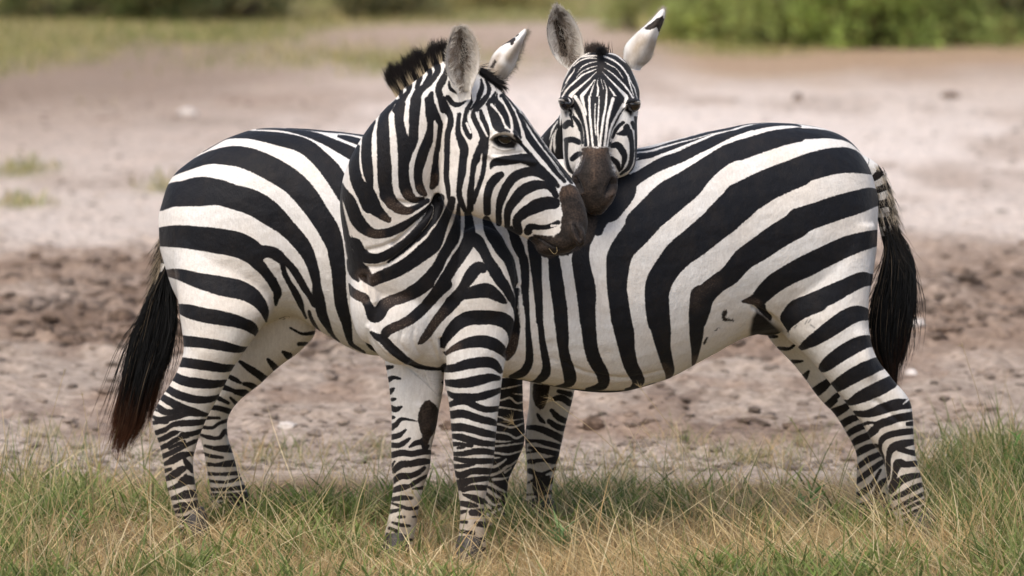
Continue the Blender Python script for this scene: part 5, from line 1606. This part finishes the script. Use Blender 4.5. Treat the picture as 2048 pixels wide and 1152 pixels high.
# clods and crumbs of dry mud
def lump(n_sub=1):
    t = (1 + 5 ** .5) / 2
    v = np.array([(-1,t,0),(1,t,0),(-1,-t,0),(1,-t,0),(0,-1,t),(0,1,t),(0,-1,-t),(0,1,-t),(t,0,-1),(t,0,1),(-t,0,-1),(-t,0,1)], float)
    f = np.array([(0,11,5),(0,5,1),(0,1,7),(0,7,10),(0,10,11),(1,5,9),(5,11,4),(11,10,2),(10,7,6),(7,1,8),(3,9,4),(3,4,2),(3,2,6),(3,6,8),(3,8,9),(4,9,5),(2,4,11),(6,2,10),(8,6,7),(9,8,1)])
    v = norm(v)
    for _ in range(n_sub):
        e = {}
        vl = list(v)
        def mid(a, b):
            k = (min(a, b), max(a, b))
            if k not in e:
                e[k] = len(vl)
                vl.append(norm(vl[a] + vl[b]))
            return e[k]
        nf = []
        for a, b, c in f:
            x, y, z = mid(a, b), mid(b, c), mid(c, a)
            nf += [(a, x, z), (b, y, x), (c, z, y), (x, y, z)]
        v, f = np.array(vl), np.array(nf)
    return v, f

def rough_lump(v, seed, amp=.45, fr=1.7):
    d = fbm(v[:, 0] * fr + v[:, 2] * 1.3 + seed * 7.7, v[:, 1] * fr + v[:, 2] * 1.9 - seed * 3.1, 4, int(seed) % 97)
    return v * (1 - amp / 2 + amp * d)[:, None] * 1.0

lv, lf = lump(1)
shapes = [rough_lump(lv, 11 * k + 3, 1.2, 2.4) * np.array([1.5, 1.15, .55]) for k in range(24)]
NC = 75000
Yc = 1.5 + 22 * rng.uniform(0, 1, NC) ** 1.6
Xc = rng.uniform(-1, 1, NC) * .112 * (Yc + DIST)
nz = fbm(Xc * 1.1, Yc * .8, 3, 90)
dens = .30 + .9 * ((Yc > 4.6) & (Yc < 9.4)) * ((Xc < -.3) | (Xc > 1.2))
ok = rng.uniform(0, 1, NC) < np.where(nz > .45, dens, .12) * .5
Xc, Yc = Xc[ok], Yc[ok]
NC = len(Xc)
Sc = (.004 + .020 * rng.uniform(0, 1, NC) ** 4) * (1 + .6 * ((Yc > 5) & (Yc < 9)))
Zc = ground_height(Xc, Yc) + Sc * .06
Cc = soil_colour(Xc[:, None], Yc[:, None])[:, 0] * rng.uniform(.38, 1.0, (NC, 1))
ang = rng.uniform(0, 6.28, NC)
sh = np.array(shapes)[rng.integers(0, 24, NC)] * Sc[:, None, None]
ca, sa = np.cos(ang)[:, None], np.sin(ang)[:, None]
V = np.stack([sh[..., 0] * ca - sh[..., 1] * sa + Xc[:, None], sh[..., 0] * sa + sh[..., 1] * ca + Yc[:, None], sh[..., 2] + Zc[:, None]], -1)
nl = len(lv)
VV = [V.reshape(-1, 3)]
FF = [(lf[None] + (np.arange(NC) * nl)[:, None, None]).reshape(-1, 3)]
CC = [np.repeat(Cc, nl, 0)]
cme = mesh_np('mud_crumbs', np.concatenate(VV), [np.concatenate(FF)], smooth=False)
cattr(cme, 'col', np.concatenate(CC))
tag(link('mud_crumbs', cme, MAT_SOIL), 'loose crumbs of dry mud scattered over the bare trampled soil', 'mud crumbs', kind='stuff')

lv2, lf2 = lump(3)
MAT_STONE = plain('chalky_stone', (.62, .56, .51), .9, .2, 25, .25, .004)
MAT_CLOD = plain('dark_clod', (.15, .105, .078), .95, .1, 30, .45, .01)
def rock(name, label, cat, px, py, wpx, hpx, mat, seed):
    Y = gy(py + hpx * .45)
    s = (Y + DIST) / F
    v = rough_lump(lv2, seed, .75, 1.4) * np.array([wpx / 2 * s, wpx / 2 * s * .8, hpx / 2 * s * 1.25])
    X = (px - CX) / F * (Y + DIST)
    z = ground_height(np.array([X]), np.array([Y]))[0]
    v = v + np.array([0, 0, hpx * s * .32])
    o = link(name, mesh_np(name, v, [lf2]), mat)
    o.location = (X, Y, z)
    tag(o, label, cat)
rock('stone', 'flat white stone lying behind the tail of the right-hand zebra', 'stone', 1832, 661, 44, 18, MAT_STONE, 3)
rock('stone', 'white stone on the bare soil between the left zebra and the forelegs', 'stone', 571, 859, 40, 18, MAT_STONE, 9)
rock('stone', 'small white stone on the pale soil below the flat white stone', 'stone', 1828, 744, 26, 14, MAT_STONE, 14)
rock('stone', 'whitish stone far back on the soil at upper left', 'stone', 374, 226, 36, 18, MAT_STONE, 15)
rock('stone', 'small white stone at the left edge near the grass', 'stone', 8, 944, 24, 14, MAT_STONE, 21)
rock('clod', 'round dark mud clod on pale soil right of the forelegs', 'clod', 1187, 852, 44, 26, MAT_CLOD, 5)
rock('clod', 'dark mud clod seen between the forelegs of the front zebra', 'clod', 893, 857, 30, 20, MAT_CLOD, 7)
rock('clod', 'brown mud clod on churned soil behind the dark tail at left', 'clod', 236, 632, 46, 28, MAT_CLOD, 11)
rock('clod', 'small dark clod far back above the rump of the right zebra', 'clod', 1597, 193, 20, 14, MAT_CLOD, 12)
rock('clod', 'dark clod lying in the soil at the far right edge', 'clod', 1900, 188, 36, 14, MAT_CLOD, 17)
rock('clod', 'small grey clod at the left edge beyond the churned soil', 'clod', 66, 517, 26, 12, MAT_CLOD, 18)

# =================================================================== grass
MAT_GRASS = blade_material('grass_blades')

def ribbons(x, y, length, width, lean, az, col0, col1, curl=.5, segs=4, z0=None, twist=None):
    """flat tapering blades; lean = angle from upright, bending further over by curl"""
    N = len(x)
    t = np.linspace(0, 1, segs)
    P = np.empty((N, segs, 3))
    z = ground_height(x, y) if z0 is None else z0
    p = np.stack([x, y, z - .004], 1)
    P[:, 0] = p
    for k in range(1, segs):
        th = np.clip(lean + curl * (k - .5) / (segs - 1), -2.0, 2.4)
        st = length / (segs - 1)
        p = p + np.stack([np.sin(th) * np.cos(az) * st, np.sin(th) * np.sin(az) * st, np.cos(th) * st], 1)
        P[:, k] = p
    P[:, :, 2] = np.maximum(P[:, :, 2], z[:, None] + .003 * t)
    fa = rng.uniform(0, math.pi, N) if twist is None else twist
    wv = np.stack([np.cos(fa), np.sin(fa), np.zeros(N)], 1)
    prof = np.where(t < .35, .75 + .25 * t / .35, (1 - ((t - .35) / .65) ** 1.6) * .97 + .03)
    off = wv[:, None] * (width[:, None] * .5 * prof[None])[..., None]
    V = np.stack([P - off, P + off], 2).reshape(-1, 3)
    idx = np.arange(N * segs * 2).reshape(N, segs, 2)
    q = np.stack([idx[:, :-1, 0], idx[:, :-1, 1], idx[:, 1:, 1], idx[:, 1:, 0]], -1).reshape(-1, 4)
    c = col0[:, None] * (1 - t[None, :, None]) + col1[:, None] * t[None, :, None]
    return V, q, np.repeat(c, 2, 1).reshape(-1, 3)

STRAW = np.array([[.74, .58, .31], [.62, .46, .235], [.82, .68, .42], [.50, .36, .19], [.68, .46, .22]])
GREEN = np.array([[.185, .25, .06], [.25, .305, .095], [.14, .195, .06], [.32, .34, .13], [.38, .36, .17]])

def field(n, keep):
    """random places in the grass belt, accepted with probability keep(x, y)"""
    X, Y = [], []
    got = 0
    while got < n:
        y = rng.uniform(-1.35, 2.1, 40000)
        x = rng.uniform(-1, 1, 40000) * .116 * (y + DIST)
        k = rng.uniform(0, 1, 40000) < keep(x, y)
        X.append(x[k]); Y.append(y[k]); got += k.sum()
    return np.concatenate(X)[:n], np.concatenate(Y)[:n]

def belt(x, y):
    edge = .98 + .5 * (fbm(x * 1.6, y * 0 + 3, 3, 100) - .5) + .5 * sstep(1.15, 1.7, x) + .16 * sstep(-1.1, -1.8, x)
    return sstep(edge + .34, edge - .60, y) * (.30 + .70 * sstep(.38, .56, fbm(x * 3.1, y * 3.1, 3, 140) + .12 * sstep(-.2, -.6, y) + .15 * sstep(1.2, 1.6, x)))
def greenness(x, y):
    g = .5 * fbm(x * 2.3, y * 2.3, 3, 101) + .5 * fbm(x * 9, y * 9, 2, 131)
    g = g + .22 * blob2(x, y, -.20, .55, .55, .5) + .16 * sstep(1.2, 1.7, x) + .10 * blob2(x, y, -1.3, .2, .6, 1) - .16 * blob2(x, y, .25, -.45, .75, .5)
    return sstep(.42, .62, g) * (1 - .5 * sstep(.2, .8, y) * sstep(1.4, 1.0, x))

gp = []
# matted litter
x, y = field(30000, lambda x, y: belt(x, y) * .9)
N = len(x)
c = STRAW[rng.integers(0, 5, N)] * rng.uniform(.5, 1.0, (N, 1))
gp.append(ribbons(x, y, rng.uniform(.05, .20, N), rng.uniform(.0018, .0040, N), rng.uniform(1.0, 1.55, N), rng.uniform(0, 6.28, N), c, c * 1.1, curl=.1, segs=3))
# fine short blades
x, y = field(38000, lambda x, y: belt(x, y) * (.45 + .55 * fbm(x * 5, y * 5, 2, 103)))
N = len(x)
g = rng.uniform(0, 1, N) < .10 + .34 * greenness(x, y)
c = np.where(g[:, None], GREEN[rng.integers(0, 5, N)], STRAW[rng.integers(0, 5, N)]) * rng.uniform(.6, 1.15, (N, 1))
tip = np.where((rng.uniform(0, 1, N) < .35)[:, None] & g[:, None], STRAW[1], c * 1.15)
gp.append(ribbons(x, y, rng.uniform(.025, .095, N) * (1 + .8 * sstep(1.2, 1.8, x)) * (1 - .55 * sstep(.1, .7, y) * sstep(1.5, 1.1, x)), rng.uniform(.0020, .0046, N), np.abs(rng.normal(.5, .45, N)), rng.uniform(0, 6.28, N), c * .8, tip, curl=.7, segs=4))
# broader green leaves
x, y = field(8500, lambda x, y: belt(x, y) ** 2 * greenness(x, y) * (.3 + .7 * (fbm(x * 6, y * 6, 2, 104) > .5)))
N = len(x)
c = GREEN[rng.integers(0, 4, N)] * rng.uniform(.75, 1.2, (N, 1))
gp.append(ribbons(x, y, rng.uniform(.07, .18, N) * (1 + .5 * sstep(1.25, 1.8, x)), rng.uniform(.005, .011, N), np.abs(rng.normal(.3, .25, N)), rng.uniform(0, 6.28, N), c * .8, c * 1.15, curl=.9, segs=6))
# leaning straw stalks
x, y = field(3200, lambda x, y: belt(x, y) * (.18 + .82 * sstep(.35, .75, fbm(x * 2.5, y * 2.5, 2, 105) + .15 * blob2(x, y, .55, -.4, .8, .6))))
N = len(x)
c = STRAW[rng.integers(0, 3, N)] * rng.uniform(.8, 1.2, (N, 1))
az = np.where(rng.uniform(0, 1, N) < .62 + .25 * sstep(-.2, .6, x), rng.normal(math.pi * .97, .75, N), rng.normal(0, .9, N))
gp.append(ribbons(x, y, rng.uniform(.14, .42, N), rng.uniform(.0022, .0045, N), rng.uniform(.7, 1.35, N), az, c * .9, c * 1.1, curl=rng.uniform(-.3, .9, N), segs=5))
# fine tangled straw
x, y = field(15000, lambda x, y: belt(x, y) * (.4 + .6 * sstep(-.9, .3, x)))
N = len(x)
c = STRAW[rng.integers(0, 5, N)] * rng.uniform(.7, 1.15, (N, 1))
gp.append(ribbons(x, y, rng.uniform(.06, .16, N), rng.uniform(.0011, .0020, N), rng.uniform(-.3, 1.2, N), rng.uniform(0, 6.28, N), c * .9, c * 1.1, curl=rng.uniform(.3, 2.6, N), segs=6))
# curled dead leaves in the litter
x, y = field(5200, lambda x, y: belt(x, y) * .9)
N = len(x)
c = np.where((rng.uniform(0, 1, N) < .5)[:, None], np.array([.42, .27, .13]), STRAW[rng.integers(0, 5, N)]) * rng.uniform(.5, 1.1, (N, 1))
gp.append(ribbons(x, y, rng.uniform(.04, .12, N), rng.uniform(.004, .009, N), rng.uniform(.4, 1.4, N), rng.uniform(0, 6.28, N), c, c * 1.1, curl=rng.uniform(.2, 2.2, N), segs=6))
# upright stalks, taller to the left and right
x, y = field(1500, lambda x, y: belt(x, y) * (.25 + .75 * sstep(.9, 1.6, np.abs(x))))
N = len(x)
c = np.where((rng.uniform(0, 1, N) < .45)[:, None], GREEN[rng.integers(0, 5, N)] * .9, STRAW[rng.integers(0, 5, N)])
gp.append(ribbons(x, y, rng.uniform(.16, .36, N) * (1 + .25 * sstep(1.3, 1.8, x)), rng.uniform(.0022, .0042, N), np.abs(rng.normal(.2, .2, N)), rng.uniform(0, 6.28, N), c * .8, c, curl=.4, segs=6))
# taller green clump at the right edge
x = 1.80 - np.abs(rng.normal(0, .20, 2600)); y = rng.normal(.75, .35, 2600)
N = 2600
c = np.where((rng.uniform(0, 1, N) < .72)[:, None], GREEN[rng.integers(0, 4, N)] * .9, STRAW[rng.integers(0, 5, N)])
gp.append(ribbons(x, y, rng.uniform(.10, .30, N), rng.uniform(.003, .007, N), np.abs(rng.normal(.3, .25, N)), rng.uniform(0, 6.28, N), c * .8, c, curl=rng.uniform(.2, 1.2, N), segs=6))
# scattered tufts on the bare edge
cx_, cy_ = rng.uniform(-1.9, 1.9, 46), rng.uniform(1.1, 2.3, 46)
k = rng.integers(0, 46, 2600)
x, y = cx_[k] + rng.normal(0, .07, 2600), cy_[k] + rng.normal(0, .06, 2600)
N = 2600
c = np.where((rng.uniform(0, 1, N) < .5)[:, None], GREEN[rng.integers(0, 5, N)], STRAW[rng.integers(0, 5, N)])
gp.append(ribbons(x, y, rng.uniform(.05, .15, N), rng.uniform(.0014, .003, N), np.abs(rng.normal(.4, .3, N)), rng.uniform(0, 6.28, N), c * .8, c, curl=.7, segs=4))
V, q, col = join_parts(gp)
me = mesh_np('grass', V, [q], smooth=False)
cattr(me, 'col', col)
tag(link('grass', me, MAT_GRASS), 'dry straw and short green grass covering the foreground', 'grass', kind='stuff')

# tall single stems with spreading seed heads
def seed_stem(label, px0, py0, px1, py1, Y, rays=7, ray_len=.05, col=(.50, .39, .22), group=None):
    """a stalk from the ground at (px0,py0) to its head at (px1,py1)"""
    a, b = at(px0, py0, Y), at(px1, py1, Y - .02)
    L = np.linalg.norm(b - a)
    mid = (a + b) / 2 + np.array([.02 * L, -.02, .06 * L])
    pts = crom([a, mid, b], 8)
    T = np.array([(*p, .0011 - .0004 * i / len(pts)) for i, p in enumerate(pts)])
    v, f, _, _ = tube_mesh(T, 6)
    r0 = np.array(base_off := a)
    root = thing('grass_stem', label, 'grass stem', tuple(a), group)
    me = mesh_np('stalk', v, [f])
    cattr(me, 'col', np.repeat(np.array([col]), len(v), 0) * np.linspace(.75, 1.1, len(v))[:, None])
    link('stalk', me, MAT_GRASS, root)
    d = norm(b - pts[-6])
    N = rays * 2
    s = rng.uniform(0, 1, N)
    rt = b - d * (s ** 2 * .010)[:, None]
    dr = d + rng.normal(0, .42, (N, 3))
    hv, hf, hc = strands(rt, dr, rng.uniform(.4, 1, N) * ray_len, .0006, .25, wob=.05, segs=5, col0=np.array(col) * 1.05, col1=np.array(col) * .9)
    me = mesh_np('seed_head', hv, [hf])
    cattr(me, 'col', hc)
    link('seed_head', me, MAT_GRASS, root)

seed_stem('long straw stem leaning left across the far foreleg of the left-hand zebra', 1320, 1010, 1105, 800, -.58, 8)
seed_stem('straw stem with a spidery seed head in front of the black striped foreleg', 1180, 1080, 1025, 845, -.62, 12, .06)
seed_stem('thin stem whose seed head overlaps the low belly edge', 1420, 1010, 1278, 772, -.60, 5, .03)
seed_stem('straw stem with loose head crossing the hind fetlock at left', 470, 1110, 365, 880, -.35, 5, .03)
seed_stem('upright yellow stem rising beside the left hock', 290, 1080, 300, 845, -.30, 2, .015, (.46, .32, .08))
seed_stem('slender stem with a fine head at the far left', 40, 1060, 128, 745, -.30, 4, .03)
seed_stem('thin stem rising beside the rusty tail end', 190, 1075, 165, 790, -.25, 4, .03)
seed_stem('fine stem with pale powdery head against the far striped foreleg', 880, 1110, 825, 985, -.66, 10, .035, (.55, .46, .25))
seed_stem('bent stem with green head standing before the right belly', 1690, 1050, 1583, 840, -.35, 5, .03, (.22, .22, .07))
seed_stem('tall thin stem right of the striped hind hock', 1935, 960, 1905, 800, .2, 3, .02)
seed_stem('tall bowed stem near the right edge', 1990, 1000, 1925, 690, .1, 4, .03)
seed_stem('long low straw arching right from the middle of the grass', 870, 1052, 1010, 1036, -.70, 2, .02, (.58, .45, .22))
seed_stem('long dry straw leaning right over the near hind hoof', 1640, 960, 1850, 1100, -.5, 2, .02, (.55, .43, .22))

# a straw held in the front zebra's lips
pts = crom([at(1098, 497, -.725), at(1108, 508, -.735), at(1114, 503, -.735), at(1113, 494, -.73)], 6)
v, f, _, _ = tube_mesh([(*p, .0009) for p in pts], 6)
me = mesh_np('straw', v, [f])
cattr(me, 'col', np.repeat([[.32, .24, .12]], len(v), 0))
tag(link('straw', me, MAT_GRASS), 'short curved straw sticking out of the front zebra\'s lips', 'straw')

# leafy plant at the right edge
def leafy(label, px, py, hpx, Y, n, col, spread=.5):
    p = at(px, py, Y)
    p[2] = ground_height(np.array([p[0]]), np.array([Y]))[0]
    root = thing('leafy_plant', label, 'plant', tuple(p))
    s = (Y + DIST) / F
    H = hpx * s
    lp = []
    for i in range(n):
        a = rng.uniform(0, 6.28)
        ln = H * rng.uniform(.6, 1.05)
        d = norm(np.array([math.cos(a) * spread * rng.uniform(.2, 1), math.sin(a) * spread * .6, 1.0]))
        pts = [p + d * ln * t + np.array([0, 0, -.08 * ln * t * t]) for t in np.linspace(0, 1, 6)]
        v, f, _, _ = tube_mesh([(*q_, .0022 * (1 - .6 * k / 5)) for k, q_ in enumerate(pts)], 5)
        me = mesh_np('stem', v, [f])
        cattr(me, 'col', np.repeat(np.array([col]) * .8, len(v), 0))
        link('stem', me, MAT_GRASS, root)
        m = 9
        t = rng.uniform(.25, 1, m)
        bx = p + d * ln * t[:, None]
        az = rng.uniform(0, 6.28, m)
        c = np.repeat(np.array([col]), m, 0) * rng.uniform(.8, 1.25, (m, 1))
        lp.append(ribbons(bx[:, 0], bx[:, 1], rng.uniform(.05, .10, m), rng.uniform(.007, .013, m), rng.uniform(.6, 1.3, m), az, c, c * 1.1, curl=.5, segs=5, z0=bx[:, 2]))
    for nm, pr in (('leaves', lp),):
        V, q, cc = join_parts(pr)
        me = mesh_np(nm, V, [q])
        cattr(me, 'col', cc)
        link(nm, me, MAT_GRASS, root)
leafy('tall green leafy plant at the right edge of the grass', 2052, 930, 190, .55, 9, (.14, .24, .06), .45)
leafy('low green plant with narrow leaves left of the left zebra\'s hind legs', 150, 1050, 90, -.2, 5, (.15, .25, .06), .5)
leafy('small green plant at the front right of the forelegs', 1125, 1010, 75, -.45, 5, (.17, .29, .11), .6)
leafy('green plant bending over the bare soil in front of the belly', 1610, 960, 80, .2, 4, (.17, .27, .09), .6)

# =================================================================== far grass and bushes
fp = []
N = 75000
y = 12 + 42 * rng.uniform(0, 1, N)
x = rng.uniform(-1, 1, N) * .125 * (y + DIST)
k = rng.uniform(0, 1, N) < turf_mask(x, y) * .9
x, y = x[k], y[k]
N = len(x)
g = rng.uniform(0, 1, N) < .25 + .6 * fbm(x * .6, y * .3, 3, 120)
c = np.where(g[:, None], np.array([.27, .30, .085]), np.array([.58, .47, .21])) * rng.uniform(.6, 1.2, (N, 1))
fp.append(ribbons(x, y, rng.uniform(.04, .13, N), rng.uniform(.008, .02, N), np.abs(rng.normal(.3, .25, N)), rng.uniform(0, 6.28, N), c * .85, c * 1.05, curl=.5, segs=3))
x0, y0_ = rng.uniform(1.3, 6.4, 7000), 0
y = 31.5 + np.abs(rng.normal(0, 1.6, 7000)) + 1.2 * fbm(x0 * 1.5, x0 * 0, 3, 125)
N = 7000
c = np.where((rng.uniform(0, 1, N) < .6)[:, None], np.array([.36, .42, .12]), np.array([.60, .50, .24])) * rng.uniform(.7, 1.2, (N, 1))
fp.append(ribbons(x0, y, rng.uniform(.08, .42, N), rng.uniform(.010, .022, N), np.abs(rng.normal(.25, .2, N)), rng.uniform(0, 6.28, N), c * .9, c * 1.05, curl=.5, segs=4))
V, q, col = join_parts(fp)
me = mesh_np('far_grass', V, [q], smooth=False)
cattr(me, 'col', col)
tag(link('far_grass', me, MAT_GRASS), 'yellow green grass growing beyond the bare soil', 'grass', kind='stuff')

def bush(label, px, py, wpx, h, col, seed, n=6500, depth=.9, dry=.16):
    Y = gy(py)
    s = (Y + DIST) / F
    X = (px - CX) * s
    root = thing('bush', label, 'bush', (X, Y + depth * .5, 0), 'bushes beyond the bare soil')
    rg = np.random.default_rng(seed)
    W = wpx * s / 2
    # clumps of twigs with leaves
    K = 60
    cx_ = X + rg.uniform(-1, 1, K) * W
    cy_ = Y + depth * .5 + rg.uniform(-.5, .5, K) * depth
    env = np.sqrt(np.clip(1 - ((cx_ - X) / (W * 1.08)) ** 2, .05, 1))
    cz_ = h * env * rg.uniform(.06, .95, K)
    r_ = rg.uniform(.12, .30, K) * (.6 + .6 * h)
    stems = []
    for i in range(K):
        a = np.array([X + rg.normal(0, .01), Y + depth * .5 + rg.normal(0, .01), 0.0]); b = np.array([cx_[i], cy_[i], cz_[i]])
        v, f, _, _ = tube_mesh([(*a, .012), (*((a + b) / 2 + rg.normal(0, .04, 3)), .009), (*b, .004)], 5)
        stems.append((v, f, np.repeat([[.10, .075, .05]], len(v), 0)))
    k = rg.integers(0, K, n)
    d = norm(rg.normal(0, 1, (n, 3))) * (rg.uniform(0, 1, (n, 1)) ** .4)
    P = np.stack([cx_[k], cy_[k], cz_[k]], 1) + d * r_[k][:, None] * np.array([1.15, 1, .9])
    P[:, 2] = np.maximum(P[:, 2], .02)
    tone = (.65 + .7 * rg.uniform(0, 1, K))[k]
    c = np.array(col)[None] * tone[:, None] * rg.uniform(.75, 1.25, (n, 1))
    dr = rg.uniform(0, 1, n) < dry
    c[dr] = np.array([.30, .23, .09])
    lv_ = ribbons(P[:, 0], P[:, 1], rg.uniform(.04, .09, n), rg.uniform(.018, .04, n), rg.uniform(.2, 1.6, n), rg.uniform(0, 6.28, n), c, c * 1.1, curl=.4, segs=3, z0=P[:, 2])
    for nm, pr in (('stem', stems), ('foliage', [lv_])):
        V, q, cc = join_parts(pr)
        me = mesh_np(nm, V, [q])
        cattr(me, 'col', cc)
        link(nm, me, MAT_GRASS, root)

G1, G2, G3 = (.40, .50, .14), (.50, .57, .20), (.27, .32, .12)
bush('low pale green bush behind the ear of the rear zebra', 1300, 66, 170, .55, (.32, .36, .12), 1, 3000, dry=.25)
bush('bright green bush, first of the leafy row at upper right', 1440, 84, 220, .95, G2, 2)
bush('bright green bush second along the leafy row at upper right', 1590, 94, 230, 1.1, G2, 3)
bush('broad deep green bush where the leafy row bulges forward', 1725, 100, 240, 1.2, G1, 4, 9500)
bush('green bush behind the dark clod at upper right', 1870, 92, 240, 1.2, (.44, .52, .17), 5)
bush('dark green bush in the top right corner', 2020, 84, 240, 1.3, G3, 6)
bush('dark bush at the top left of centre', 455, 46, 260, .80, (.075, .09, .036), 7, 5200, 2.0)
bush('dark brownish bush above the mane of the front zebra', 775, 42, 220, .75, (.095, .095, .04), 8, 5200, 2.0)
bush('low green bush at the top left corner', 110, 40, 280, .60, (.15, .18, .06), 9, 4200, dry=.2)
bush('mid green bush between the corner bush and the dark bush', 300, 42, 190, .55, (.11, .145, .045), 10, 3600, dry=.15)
bush('pale green tuft of bush left of the rear zebra\'s ears', 1010, 22, 200, .35, (.42, .38, .15), 11, 2400, dry=.4)

za, ba = zebra_a()
zb, bb = zebra_b()
